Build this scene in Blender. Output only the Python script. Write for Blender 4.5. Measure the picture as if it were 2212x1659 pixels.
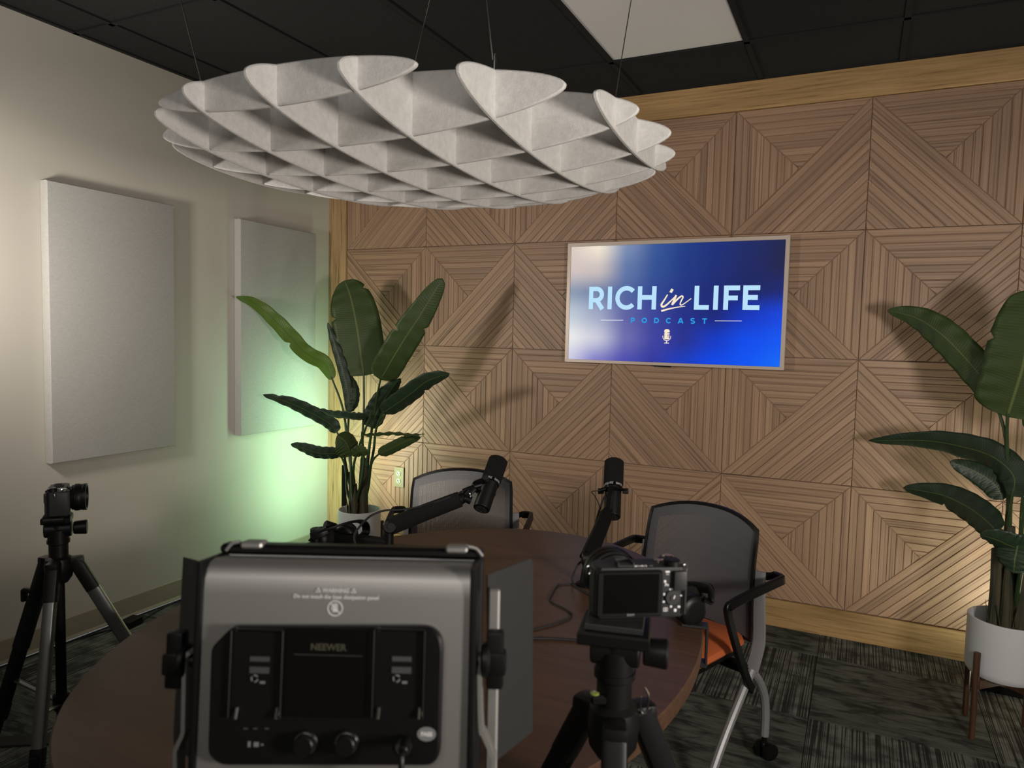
import bpy, bmesh, math, random
import numpy as np
from mathutils import Vector, Matrix, noise
for o in list(bpy.data.objects): bpy.data.objects.remove(o)
S = bpy.context.scene; COL = S.collection
# ---------------------------------------------------------------- camera
FPX = 1550.16; CAM = Vector((3.0652, -3.7911, 1.4364)); PIT, YAW, ROL = -0.0676342, 0.4525550, 0.0234478
def _axes():
    cp, sp, cy, sy = math.cos(PIT), math.sin(PIT), math.cos(YAW), math.sin(YAW)
    f = Vector((-sy*cp, cy*cp, sp)); r = Vector((cy, sy, 0)); u = r.cross(f)
    c, s = math.cos(ROL), math.sin(ROL)
    return c*r+s*u, -s*r+c*u, f
AR, AU, AF = _axes()
cd = bpy.data.cameras.new('camera'); cam = bpy.data.objects.new('camera', cd); COL.objects.link(cam)
cd.sensor_fit = 'HORIZONTAL'; cd.sensor_width = 36; cd.lens = FPX/2212*36; cd.clip_start = 0.02
M = Matrix((AR, AU, -AF)).transposed().to_4x4(); M.translation = CAM; cam.matrix_world = M
cd.dof.use_dof = True; cd.dof.focus_distance = 3.3; cd.dof.aperture_fstop = 7.5
S.camera = cam
# ---------------------------------------------------------------- world, lights, exposure
w = bpy.data.worlds.new('world'); S.world = w; w.use_nodes = True
w.node_tree.nodes['Background'].inputs[0].default_value = (0.9, 0.95, 1.0, 1); w.node_tree.nodes['Background'].inputs[1].default_value = 0.13
S.view_settings.view_transform = 'Standard'; S.view_settings.look = 'None'
S.view_settings.exposure = 0.30; S.view_settings.gamma = 1.0; S.view_settings.use_curve_mapping = False
def area(name, loc, aim, sx, sy, power, col, spread=180):
    l = bpy.data.lights.new(name, 'AREA'); l.shape = 'RECTANGLE'; l.size = sx; l.size_y = sy; l.energy = power; l.color = col
    l.spread = math.radians(spread)
    o = bpy.data.objects.new(name, l); COL.objects.link(o); o.location = loc
    o.rotation_euler = (Vector(aim)-Vector(loc)).to_track_quat('-Z', 'Y').to_euler(); return o
area('key_light_left', (0.35, -2.70, 1.62), (0.95, -0.9, 1.95), .20, .20, 15.5, (1.0, .93, .84), 176)
area('key_light_right', (4.15, -3.3, 1.30), (1.7, -0.7, 1.60), .30, .30, 26, (1.0, .92, .84), 165)
area('green_wash_left', (0.285, -0.375, 0.72), (-0.14, -0.33, 0.74), .14, 1.0, 5.6, (.52, 1.0, .60))
area('green_wash_corner', (0.30, -0.385, 0.72), (0.36, 0.0, 0.80), .06, .7, 3.2, (.88, 1.0, .76))
area('wash_light_right', (4.00, -0.36, 0.10), (3.80, -.05, 1.15), .6, .06, 9, (.93, 1.0, .78), 172)
area('room_fill', (3.2, -4.9, 2.4), (2.6, -2.0, .6), 1.6, .8, 13, (1.0, .95, .9))
rnd = random.Random(7)
# ---------------------------------------------------------------- helpers
def ray(x, y): return AF+AR*((x-1106)/FPX)-AU*((y-829.5)/FPX)
def atd(x, y, d): return CAM+ray(x, y)*d
def aty(x, y, Y): d = ray(x, y); return CAM+d*((Y-CAM.y)/d.y)
def atz(x, y, Z): d = ray(x, y); return CAM+d*((Z-CAM.z)/d.z)
def dep(p): return (Vector(p)-CAM).dot(AF)
def lin(c): return tuple((v/255/12.92 if v/255 < .04045 else ((v/255+.055)/1.055)**2.4) for v in c)+(1,)
class MB:
    def __init__(s): s.bm = bmesh.new(); s.M = Matrix.Identity(4); s.uv = None
    def _v(s, p): return s.bm.verts.new(s.M @ Vector(p))
    def face(s, vs):
        try: return s.bm.faces.new(vs)
        except ValueError: return None
    def poly(s, pts): return s.face([s._v(p) for p in pts])
    def box(s, c, d, rot=None, bev=0, seg=2):
        R = rot.to_4x4() if rot else Matrix.Identity(4)
        T = Matrix.Translation(Vector(c)) @ R
        v = [s.bm.verts.new(s.M @ (T @ Vector((a*d[0]/2, b*d[1]/2, e*d[2]/2)))) for a in (-1, 1) for b in (-1, 1) for e in (-1, 1)]
        fs = [(0, 1, 3, 2), (4, 6, 7, 5), (0, 4, 5, 1), (2, 3, 7, 6), (0, 2, 6, 4), (1, 5, 7, 3)]
        fc = [s.bm.faces.new([v[i] for i in f]) for f in fs]
        if bev > 0:
            es = {e for f in fc for e in f.edges}
            bmesh.ops.bevel(s.bm, geom=list(es), offset=bev, segments=seg, profile=.6, affect='EDGES')
        return s
    def ring(s, c, x, y, r, n, ry=None):
        ry = r if ry is None else ry
        return [s._v(Vector(c)+x*(r*math.cos(2*math.pi*k/n))+y*(ry*math.sin(2*math.pi*k/n))) for k in range(n)]
    def bridge(s, a, b):
        n = len(a)
        for k in range(n): s.face([a[k], a[(k+1) % n], b[(k+1) % n], b[k]])
    @staticmethod
    def frame(ax, up=None):
        ax = Vector(ax).normalized(); h = Vector(up) if up else (Vector((0, 0, 1)) if abs(ax.z) < .9 else Vector((1, 0, 0)))
        x = h.cross(ax).normalized(); return x, ax.cross(x)
    def lathe(s, prof, p0=(0, 0, 0), ax=(0, 0, 1), n=24, cap=True):
        p0 = Vector(p0); ax = Vector(ax).normalized(); x, y = s.frame(ax)
        rs = [s.ring(p0+ax*z, x, y, max(r, 1e-5), n) for r, z in prof]
        for a, b in zip(rs, rs[1:]): s.bridge(a, b)
        if cap: s.face(rs[0][::-1]); s.face(rs[-1])
        return s
    def cyl(s, p0, p1, r0, r1=None, n=16, ch=0):
        p0, p1 = Vector(p0), Vector(p1); r1 = r0 if r1 is None else r1; L = (p1-p0).length
        pr = [(r0, 0), (r1, L)] if not ch else [(r0-ch, 0), (r0, ch), (r1, L-ch), (r1-ch, L)]
        return s.lathe(pr, p0, p1-p0, n)
    def sweep(s, pts, sec, up=None, closed=False, scale=None):
        pts = [Vector(p) for p in pts]; N = len(pts); rs = []; prev = None
        for k, p in enumerate(pts):
            t = (pts[min(k+1, N-1)]-pts[max(k-1, 0)]).normalized()
            if up: x = Vector(up).cross(t).normalized() if abs(Vector(up).normalized().dot(t)) < .99 else prev
            elif prev is None: x, _ = s.frame(t)
            else: x = (prev-t*prev.dot(t)).normalized()
            prev = x; y = t.cross(x); sc = scale(k/(N-1)) if scale else 1
            rs.append([s._v(p+x*(a*sc)+y*(b*sc)) for a, b in sec])
        for a, b in zip(rs, rs[1:]): s.bridge(a, b)
        if closed: s.bridge(rs[-1], rs[0])
        else: s.face(rs[0][::-1]); s.face(rs[-1])
        return s
    def tube(s, pts, r, n=10, sm=4, up=None, scale=None):
        return s.sweep(cr(pts, sm), [(r*math.cos(2*math.pi*k/n), r*math.sin(2*math.pi*k/n)) for k in range(n)], up, scale=scale)
    def bar(s, pts, w, h, sm=4, up=None, scale=None):
        q = [(-.5, -.3), (-.4, -.5), (.4, -.5), (.5, -.3), (.5, .3), (.4, .5), (-.4, .5), (-.5, .3)]
        return s.sweep(cr(pts, sm), [(a*w, b*h) for a, b in q], up, scale=scale)
    def prism(s, pts, d, ch=0):
        """closed 3d outline pts extruded by vector d; optional chamfer towards the centroid"""
        P = [Vector(p) for p in pts]; d = Vector(d); c = sum(P, Vector())/len(P)
        def ins(p): return p+(c-p).normalized()*ch
        if ch:
            e = d.normalized()*ch
            L = [[ins(p) for p in P], [p+e for p in P], [p+d-e for p in P], [ins(p)+d for p in P]]
        else: L = [P, [p+d for p in P]]
        rs = [[s._v(p) for p in l] for l in L]
        for a, b in zip(rs, rs[1:]): s.bridge(a, b)
        s.face(rs[0][::-1]); s.face(rs[-1]); return s
def cr(pts, sm):
    pts = [Vector(p) for p in pts]
    if sm <= 1 or len(pts) < 3: return pts
    out = []; n = len(pts)
    for i in range(n-1):
        a, b, c, d = pts[max(i-1, 0)], pts[i], pts[i+1], pts[min(i+2, n-1)]
        for k in range(sm):
            t = k/sm; out.append(.5*((2*b)+(c-a)*t+(2*a-5*b+4*c-d)*t*t+(3*b-a-3*c+d)*t**3))
    return out+[pts[-1]]
def rrect(w, h, r, n=4):
    o = []
    for cx, cy, a0 in ((w/2-r, h/2-r, 0), (-w/2+r, h/2-r, 90), (-w/2+r, -h/2+r, 180), (w/2-r, -h/2+r, 270)):
        for k in range(n+1): a = math.radians(a0+90*k/n); o.append((cx+r*math.cos(a), cy+r*math.sin(a)))
    return o
def root_off(o):
    v = Vector()
    while o: v += o.location; o = o.parent
    return v
def obj(name, mb, mat, parent=None, smooth=True, label=None, ang=.6):
    me = bpy.data.meshes.new(name)
    if isinstance(mb, MB):
        bmesh.ops.recalc_face_normals(mb.bm, faces=mb.bm.faces[:]) if not getattr(mb, 'norec', False) else None
        mb.bm.to_mesh(me); mb.bm.free()
    else: me = mb; me.name = name
    off = root_off(parent) if parent else Vector()
    if off.length > 0: me.transform(Matrix.Translation(-off))
    for p in me.polygons: p.use_smooth = smooth
    if smooth and len(me.polygons): me.set_sharp_from_angle(angle=ang)
    me.materials.clear()
    me.materials.append(mat)
    o = bpy.data.objects.new(name, me); COL.objects.link(o)
    if parent: o.parent = parent
    if label: o['label'] = label
    return o
def thing(name, label, cat, loc=(0, 0, 0), group=None):
    o = bpy.data.objects.new(name, None); COL.objects.link(o); o.location = loc; o.empty_display_size = .05
    o['label'] = label; o['category'] = cat
    if group: o['group'] = group
    return o
def tag(o, label, cat, group=None):
    o['label'] = label; o['category'] = cat
    if group: o['group'] = group
    return o
def struct(o): o['kind'] = 'structure'; return o
def text(name, body, size, mat, parent, pos, xdir, ydir, bold=0.0, ext=.0003, align='CENTER'):
    c = bpy.data.curves.new(name, 'FONT'); c.body = body; c.size = size; c.align_x = align; c.align_y = 'CENTER'; c.extrude = ext; c.offset = bold*size; c.resolution_u = 3
    t = bpy.data.objects.new('tmp', c); COL.objects.link(t)
    me = bpy.data.meshes.new_from_object(t.evaluated_get(bpy.context.evaluated_depsgraph_get())); bpy.data.objects.remove(t)
    x = Vector(xdir).normalized(); y = Vector(ydir).normalized(); z = x.cross(y)
    T = Matrix((x, y, z)).transposed().to_4x4(); T.translation = Vector(pos); me.transform(T)
    return obj(name, me, mat, parent, smooth=False)
# ---------------------------------------------------------------- materials
def mat(name, col, rough=.5, metal=0, spec=.5, emit=None, es=1, coat=0, bump=None, trans=0):
    m = bpy.data.materials.new(name); m.use_nodes = True; b = m.node_tree.nodes['Principled BSDF']
    b.inputs['Base Color'].default_value = col; b.inputs['Roughness'].default_value = rough; b.inputs['Metallic'].default_value = metal
    b.inputs['Specular IOR Level'].default_value = spec; b.inputs['Coat Weight'].default_value = coat
    if emit: b.inputs['Emission Color'].default_value = emit; b.inputs['Emission Strength'].default_value = es
    if bump:
        N = NT(m); n = N.noise(N.co('Object'), bump[0], detail=4); N.bump(n, bump[1], bump[2] if len(bump) > 2 else .002)
    return m
class NT:
    def __init__(s, m): s.t = m.node_tree; s.n = s.t.nodes; s.b = s.n['Principled BSDF']
    def add(s, t, **k):
        x = s.n.new(t)
        for a, v in k.items(): setattr(x, a, v)
        return x
    def link(s, a, b): s.t.links.new(a, b)
    def co(s, kind='Object'): return s.add('ShaderNodeTexCoord').outputs[kind]
    def mapping(s, v, scale=(1, 1, 1), loc=(0, 0, 0), rot=(0, 0, 0)):
        m = s.add('ShaderNodeMapping'); s.link(v, m.inputs[0]); m.inputs['Scale'].default_value = scale; m.inputs['Location'].default_value = loc; m.inputs['Rotation'].default_value = rot; return m.outputs[0]
    def noise(s, v, scale, detail=2, rough=.5, dist=0):
        n = s.add('ShaderNodeTexNoise'); s.link(v, n.inputs['Vector']); n.inputs['Scale'].default_value = scale; n.inputs['Detail'].default_value = detail
        n.inputs['Roughness'].default_value = rough; n.inputs['Distortion'].default_value = dist; return n.outputs['Fac']
    def ramp(s, f, stops, interp='LINEAR'):
        r = s.add('ShaderNodeValToRGB'); r.color_ramp.interpolation = interp; e = r.color_ramp.elements
        while len(e) < len(stops): e.new(.5)
        for k, (p, c) in enumerate(stops): e[k].position = p; e[k].color = c if len(c) == 4 else tuple(c)+(1,)
        s.link(f, r.inputs[0]); return r.outputs[0]
    def mix(s, a, b, f, mode='MIX'):
        m = s.add('ShaderNodeMix', data_type='RGBA', blend_type=mode)
        for sock, v in ((m.inputs[6], a), (m.inputs[7], b), (m.inputs[0], f)):
            if isinstance(v, (tuple, float, int)): sock.default_value = v
            else: s.link(v, sock)
        return m.outputs[2]
    def math(s, op, a, b=0.0, c=0.0):
        m = s.add('ShaderNodeMath', operation=op)
        for k, v in enumerate((a, b, c)):
            if isinstance(v, (float, int)): m.inputs[k].default_value = v
            else: s.link(v, m.inputs[k])
        return m.outputs[0]
    def sep(s, v): x = s.add('ShaderNodeSeparateXYZ'); s.link(v, x.inputs[0]); return x.outputs
    def col(s, c): s.link(c, s.b.inputs['Base Color'])
    def bump(s, h, st=.3, dist=.002):
        b = s.add('ShaderNodeBump'); b.inputs['Strength'].default_value = st; b.inputs['Distance'].default_value = dist; s.link(h, b.inputs['Height']); s.link(b.outputs[0], s.b.inputs['Normal'])
g = lambda v: (v, v, v, 1)
def wood(name, light, mid, dark, coord='UV', sc=(1.6, 60, 1), tone=(.35, 7, 1), rough=.5, bump=.15, axis=0):
    m = mat(name, mid, rough); N = NT(m); c = N.co(coord)
    def ax(t): return t if axis == 0 else ((t[1], t[0], t[2]) if axis == 1 else (t[1], t[2], t[0]))
    f = N.noise(N.mapping(c, ax(sc)), 1, 4, .65, .3); tn = N.noise(N.mapping(c, ax(tone), (3, 5, 1)), 1, 2, .5)
    a = N.ramp(f, [(.32, dark), (.44, mid), (.60, light)])
    b = N.ramp(tn, [(.3, g(.72)), (.7, g(1.12))])
    N.col(N.mix(a, b, 1.0, 'MULTIPLY')); N.bump(f, bump, .001); return m
M_lam = wood('walnut_laminate', (.425, .268, .172, 1), (.350, .213, .134, 1), (.17, .098, .064, 1), sc=(1.1, 120, 1), tone=(.5, 9, 1), rough=.48)
M_back = mat('groove_backing', (.28, .175, .115, 1), .6)
M_oakh = wood('oak_board_horizontal', (.50, .31, .135, 1), (.42, .25, .10, 1), (.27, .15, .055, 1), 'Object', (3.5, 60, 90), (.8, 4, 9), .5, .3)
M_oakv = wood('oak_board_vertical', (.52, .32, .165, 1), (.42, .25, .12, 1), (.21, .115, .05, 1), 'Object', (3.0, 60, 60), (.8, 5, 6), .5, .3, axis=2)
M_table = wood('dark_cherry_table', (.086, .045, .027, 1), (.075, .038, .022, 1), (.063, .031, .018, 1), 'Object', (1.2, 70, 70), (.5, 3, 3), .42, .08)
M_leg = wood('walnut_plant_stand', (.10, .045, .022, 1), (.07, .03, .015, 1), (.04, .018, .01, 1), 'Object', (60, 60, 3), (4, 4, 1), .45)
M_wall = mat('wall_paint', (.52, .49, .43, 1), .75, bump=(260, .05, .001))
M_base = mat('vinyl_baseboard', (.32, .285, .215, 1), .5)
M_ceil = mat('black_ceiling_tile', g(.021), .95, spec=.15)
N = NT(M_ceil); f = N.noise(N.co('Object'), 260, 2, .6); N.col(N.ramp(f, [(.70, g(.0205)), (.74, g(.14))])); N.bump(N.noise(N.co('Object'), 120, 3), .5, .002)
M_grid = mat('black_ceiling_grid', g(.018), .8, spec=.15)
M_felt = mat('white_felt', (.6, .58, .56, 1), .95); N = NT(M_felt)
f = N.noise(N.co('Object'), 190, 5, .75, .4); N.bump(f, .6, .0028); N.col(N.ramp(N.noise(N.co('Object'), 60, 4, .7), [(.35, (.67, .655, .63, 1)), (.65, (.77, .75, .725, 1))]))
M_feltedge = M_felt
M_fab = mat('grey_acoustic_fabric', (.42, .41, .385, 1), .95); N = NT(M_fab)
c = N.co('Object'); a = N.noise(N.mapping(c, (900, 900, 60)), 1, 2); b = N.noise(N.mapping(c, (60, 60, 900)), 1, 2); s_ = N.math('ADD', a, b)
N.bump(s_, .35, .001); N.col(N.ramp(N.math('MULTIPLY', s_, .5), [(.35, (.36, .35, .33, 1)), (.65, (.47, .46, .435, 1))]))
M_blk = mat('black_plastic', g(.005), .42, spec=.22)
M_blkm = mat('matte_black_metal', g(.005), .6, spec=.14)
M_rub = mat('black_rubber', g(.008), .7)
M_foam = mat('black_foam', g(.010), .95, spec=.15, bump=(700, .5, .001))
M_grey = mat('charcoal_metal', g(.025), .45, .3)
M_sil = mat('brushed_aluminium', (.31, .303, .29, 1), .46, .65)
M_tube = mat('silver_painted_tube', (.26, .26, .265, 1), .42, .25)
M_chr = mat('chrome', (.75, .74, .72, 1), .15, 1)
M_gun = mat('tripod_leg_aluminium', (.22, .22, .22, 1), .3, .9)
M_cupd = mat('dark_camera_body', g(.016), .5, spec=.3, bump=(500, .15, .001))
M_white = mat('white_print', g(.62), .6); M_dim = mat('grey_print', g(.16), .6); M_dim2 = mat('dim_label_print', g(.05), .6)
M_scr = mat('glossy_black_screen', g(.003), .12)
M_glass = mat('lens_glass', (.006, .008, .012, 1), .05, coat=1)
M_pot = mat('white_ceramic', (.62, .63, .64, 1), .38)
M_soil = mat('dark_soil', (.012, .009, .007, 1), .95, bump=(90, .8, .01))
M_org = mat('orange_seat_fabric', (.52, .115, .03, 1), .85, bump=(600, .2, .001))
M_mesh = mat('chair_mesh_cord', (.085, .085, .09, 1), .35, .0)
M_meshb = mat('chair_mesh_film', g(.030), .8)
M_frame = mat('tv_frame', (.60, .50, .43, 1), .4, .2)
M_troff = mat('white_light_lens', (.70, .685, .66, 1), .5)
M_outl = mat('ivory_outlet', (.34, .31, .17, 1), .4); M_recp = mat('white_receptacle', (.52, .55, .48, 1), .35)
M_lvl = mat('bubble_level_fluid', (.22, .26, .05, 1), .2, coat=1)
M_lit = mat('led_strip', g(.8), .5, emit=(.75, 1, .6, 1), es=3)
M_diff = mat('white_diffuser', g(.7), .6)
M_door = mat('barn_door_metal', g(.022), .45, .2)
M_trunk = mat('plant_trunk', (.045, .040, .018, 1), .7); N = NT(M_trunk)
N.col(N.ramp(N.noise(N.mapping(N.co('Object'), (90, 90, 5)), 1, 3), [(.35, (.018, .024, .010, 1)), (.65, (.075, .06, .03, 1))]))
M_stem = mat('plant_stem', (.030, .058, .018, 1), .4)
def leafmat(name, c1, c2, ribc, tr):
    m = mat(name, c1, .46, spec=.4); N = NT(m); u = N.sep(N.co('UV')); av = N.math('ABSOLUTE', u[1])
    ph = N.math('ADD', N.math('MULTIPLY', u[0], 620.0), N.math('MULTIPLY', av, -9.0)); s = N.math('SINE', ph)
    rib = N.ramp(av, [(.018, g(1)), (.045, g(0))])
    base = N.mix(c1, c2, N.noise(N.mapping(N.co('UV'), (30, 2, 1)), 1, 3)); N.col(N.mix(base, ribc, rib))
    N.bump(N.math('ADD', s, N.math('MULTIPLY', rib, 3.0)), .14, .0015)
    t = N.add('ShaderNodeBsdfTranslucent'); t.inputs[0].default_value = (c2[0]*2.4, c2[1]*2.6, c2[2]*1.2, 1)
    mx = N.add('ShaderNodeMixShader'); mx.inputs[0].default_value = tr; N.link(N.b.outputs[0], mx.inputs[1]); N.link(t.outputs[0], mx.inputs[2])
    out = [x for x in N.n if x.type == 'OUTPUT_MATERIAL'][0]; N.link(mx.outputs[0], out.inputs[0]); return m
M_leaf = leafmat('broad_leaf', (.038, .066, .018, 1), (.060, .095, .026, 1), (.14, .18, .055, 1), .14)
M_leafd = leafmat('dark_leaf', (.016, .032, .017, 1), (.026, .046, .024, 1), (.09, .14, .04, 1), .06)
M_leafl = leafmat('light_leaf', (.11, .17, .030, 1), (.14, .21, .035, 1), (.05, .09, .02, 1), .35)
def carpet(name, axis):
    m = mat(name, g(.08), .95); N = NT(m); c = N.co('Object')
    if axis == 'cloud':
        f = N.noise(N.mapping(c, (5, 17, 1)), 1, 5, .62, .7); st = N.noise(N.mapping(c, (6, 190, 1)), 1, 2)
        a = N.ramp(f, [(.40, (.018, .021, .019, 1)), (.50, (.078, .090, .074, 1)), (.66, (.125, .14, .115, 1))]); N.col(N.mix(a, N.ramp(st, [(.4, g(.55)), (.6, g(1.25))]), .8, 'MULTIPLY'))
        N.bump(N.noise(c, 420, 3), .8, .004)
    else:
        f = N.noise(N.mapping(c, (170, 1.2, 1)), 1, 1); dk = N.noise(N.mapping(c, (9, 14, 1)), 1, 3)
        a = N.ramp(f, [(.44, (.014, .016, .015, 1)), (.54, (.16, .175, .15, 1))]); N.col(N.mix(a, N.ramp(dk, [(.38, g(.35)), (.58, g(1.1))]), 1.0, 'MULTIPLY'))
        N.bump(N.math('ADD', f, N.noise(c, 420, 3)), .8, .004)
    return m
M_c1 = carpet('carpet_cloud_weave', 'cloud'); M_c2 = carpet('carpet_striped_weave', 'line')
# ================================================================ the setting
X0, X1, Y0, H = -.14, 5.02, -5.4, 2.72
mb = MB(); mb.box(((X0+X1)/2, Y0/2, -.06), (X1-X0, -Y0, .10)); floor = struct(obj('floor', mb, M_blk, smooth=False))
def tilemesh(w, h, t, ch):
    q = MB(); q.prism([(-w/2, -h/2, -t), (w/2, -h/2, -t), (w/2, h/2, -t), (-w/2, h/2, -t)], (0, 0, t), 0); m = bpy.data.meshes.new('t'); q.bm.to_mesh(m); q.bm.free(); return m
T = .61
cm = {}
for i in range(-5, 4):
    for j in range(0, 9):
        xa, xb = max(X0, 2.95+i*T), min(X1, 2.95+(i+1)*T); ya, yb = max(Y0, -.28-j*T), min(0, -.28-(j-1)*T)
        if xb-xa < .05 or yb-ya < .05: continue
        k = (round(xb-xa, 3), round(yb-ya, 3), (i+j) % 2)
        if k not in cm:
            q = MB(); a, b = k[0]/2-.0012, k[1]/2-.0012; q.prism([(-a, -b, -.009), (a, -b, -.009), (a, b, -.009), (-a, b, -.009)], (0, 0, .009), .0012)
            m = bpy.data.meshes.new('carpet_tile'); bmesh.ops.recalc_face_normals(q.bm, faces=q.bm.faces[:]); q.bm.to_mesh(m); q.bm.free(); m.materials.append(M_c2 if k[2] == 0 else M_c1); cm[k] = m
        o = bpy.data.objects.new('carpet_tile', cm[k]); COL.objects.link(o); o.parent = floor; o.location = ((xa+xb)/2, (ya+yb)/2, 0)
def slab(name, c, d, m): q = MB(); q.box(c, d); return struct(obj(name, q, m, smooth=False))
slab('wall_left', (X0-.05, Y0/2, H/2+.05), (.1, -Y0, H+.1), M_wall)
slab('wall_right', (X1+.05, Y0/2, H/2+.05), (.1, -Y0, H+.1), M_wall)
slab('wall_behind', ((X0+X1)/2, Y0-.05, H/2+.05), (X1-X0+.2, .1, H+.1), M_wall)
wb = slab('wall_back', ((X0+X1)/2, .075, H/2+.05), (X1-X0+.2, .1, H+.1), M_wall)
# ceiling: slab, grid, lay-in tiles
ceil = slab('ceiling', ((X0+X1)/2, Y0/2, H+.075), (X1-X0, -Y0, .05), M_grid)
gx = [1.94+.61*k for k in range(-3, 6)]; gx = [X0]+[x for x in gx if X0+.05 < x < X1-.05]+[X1]
gy = [Y0]+[-.49-1.22*k for k in range(3, -1, -1)]+[0]
q = MB()
for x in gx[1:-1]: q.box((x, Y0/2, H+.004), (.024, -Y0, .008)); q.box((x, Y0/2, H+.02), (.003, -Y0, .03))
for y in gy[1:-1]: q.box(((X0+X1)/2, y, H+.0035), (X1-X0, .024, .007)); q.box(((X0+X1)/2, y, H+.02), (X1-X0, .003, .03))
q.box((X0+.011, Y0/2, H+.0045), (.022, -Y0, .009)); q.box((X1-.011, Y0/2, H+.0045), (.022, -Y0, .009)); q.box(((X0+X1)/2, -.011, H+.0045), (X1-X0, .022, .009))
obj('ceiling_grid', q, M_grid, ceil, smooth=False)
tm = {}; FIX = (1.94, -1.71)
for a, b in zip(gx, gx[1:]):
    for c_, d_ in zip(gy, gy[1:]):
        if abs(a-FIX[0]) < .01 and abs(c_-FIX[1]) < .01: continue
        k = (round(b-a, 3), round(d_-c_, 3))
        if k not in tm:
            q = MB(); w_, h_ = k[0]/2-.003, k[1]/2-.003; q.prism([(-w_, -h_, .0085), (w_, -h_, .0085), (w_, h_, .0085), (-w_, h_, .0085)], (0, 0, .016)); m = bpy.data.meshes.new('ceiling_tile')
            bmesh.ops.recalc_face_normals(q.bm, faces=q.bm.faces[:]); q.bm.to_mesh(m); q.bm.free(); m.materials.append(M_ceil); tm[k] = m
        o = bpy.data.objects.new('ceiling_tile', tm[k]); COL.objects.link(o); o.parent = ceil; o.location = ((a+b)/2, (c_+d_)/2, H)
t = thing('ceiling_light', 'flat white rectangular light fixture set in the black ceiling', 'ceiling light', (2.245, -1.10, H))
q = MB(); q.prism([(1.957, -1.693, H+.0082), (2.533, -1.693, H+.0082), (2.533, -.507, H+.0082), (1.957, -.507, H+.0082)], (0, 0, .01)); obj('light_lens', q, M_troff, t, False)
q = MB()
for x in (1.955, 2.535): q.box((x, -1.1, H+.0135), (.004, 1.19, .01))
for y in (-1.695, -.505): q.box((2.245, y, H+.0135), (.58, .004, .01))
obj('light_frame', q, M_white, t, False)
# oak boards
q = MB(); q.box(((X0+X1)/2, -.006, 2.65), (X1-X0, .022, .138), bev=.002, seg=1); obj('t', q, M_oakh).name = 'trim_1'; struct(bpy.data.objects['trim_1'])
q = MB(); q.box(((X0+X1)/2, -.006, .069), (X1-X0, .022, .138), bev=.002, seg=1); obj('t', q, M_oakh).name = 'trim_2'; struct(bpy.data.objects['trim_2'])
q = MB(); q.box((X0+.068, -.0065, 1.36), (.136, .023, 2.44), bev=.002, seg=1); obj('t', q, M_oakv).name = 'trim_3'; struct(bpy.data.objects['trim_3'])
q = MB(); q.prism([(X0, Y0, 0), (X0+.014, Y0, 0), (X0+.006, Y0, .014), (X0+.005, Y0, .098), (X0+.001, Y0, .104), (X0, Y0, .104)], (0, -Y0-.02, 0)); struct(obj('baseboard_left', q, M_base, smooth=False))
# moulded slat panels on the back wall
SL = .0335; GR = .0019; PR = .0034
def tri_slats(P, A, B, flip):
    """triangle P (apex) over edge A->B (2d); slats parallel to AB; returns list of trapezoids + uv"""
    A, B, P = Vector(A), Vector(B), Vector(P); e = (B-A).normalized(); n = Vector((-e.y, e.x))
    if (P-A).dot(n) < 0: n = -n
    h = (P-A).dot(n); k = max(1, round(h/SL)); st = h/k; out = []
    la = (P-A).dot(e); L = (B-A).length
    def seg(y): f = y/h; return la*f, L+(la-L)*f
    for i in range(k):
        y0, y1 = i*st+GR/2, (i+1)*st-GR/2
        if i == k-1: y1 = h-GR*1.2
        a0, b0 = seg(y0); a1, b1 = seg(y1); m = GR*.8
        q_ = [(a0+m, y0), (b0-m, y0), (b1-m, y1), (a1+m, y1)]
        if q_[2][0] < q_[3][0]: c = (q_[2][0]+q_[3][0])/2; q_[2] = (c+.0005, y1); q_[3] = (c-.0005, y1)
        out.append(([A+e*x+n*y for x, y in q_], [(x, y-y0) for x, y in q_]))
    return out
def slat_geo(sl, vs, fs, uvs, org):
    P2, uv = sl; c = sum(P2, Vector((0, 0)))/4; ru, rv = rnd.random()*7, rnd.random()*40; b = len(vs); area2 = (P2[1]-P2[0]).cross(P2[3]-P2[0]) if False else ((P2[1].x-P2[0].x)*(P2[3].y-P2[0].y)-(P2[1].y-P2[0].y)*(P2[3].x-P2[0].x))
    inw = .0020; dy = [1, 1, -1, -1]; dx = [1, -1, -1, 1]; e = (P2[1]-P2[0]).normalized(); n = (P2[3]-P2[0]); n = (n-e*n.dot(e)).normalized()
    for p in P2: vs.append((p.x-org[0], -.0046, p.y-org[1]))
    for k, p in enumerate(P2):
        t_ = p+e*dx[k]*inw+n*dy[k]*inw; vs.append((t_.x-org[0], -.005-PR, t_.y-org[1]))
    U = [(a+ru, v+rv) for a, v in uv]
    F = [(4, 5, 6, 7), (0, 1, 5, 4), (1, 2, 6, 5), (2, 3, 7, 6), (3, 0, 4, 7)]
    for f in F:
        f2 = f if area2 > 0 else f[::-1]
        fs.append([b+x for x in f2]); uvs += [U[x % 4] for x in f2]
def mk(name, vs, fs, uvs, m):
    me = bpy.data.meshes.new(name); me.from_pydata(vs, [], fs); l = me.uv_layers.new(name='UVMap')
    l.data.foreach_set('uv', [c for u in uvs for c in u]); me.materials.append(m); return me
ZB = .14
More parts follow.
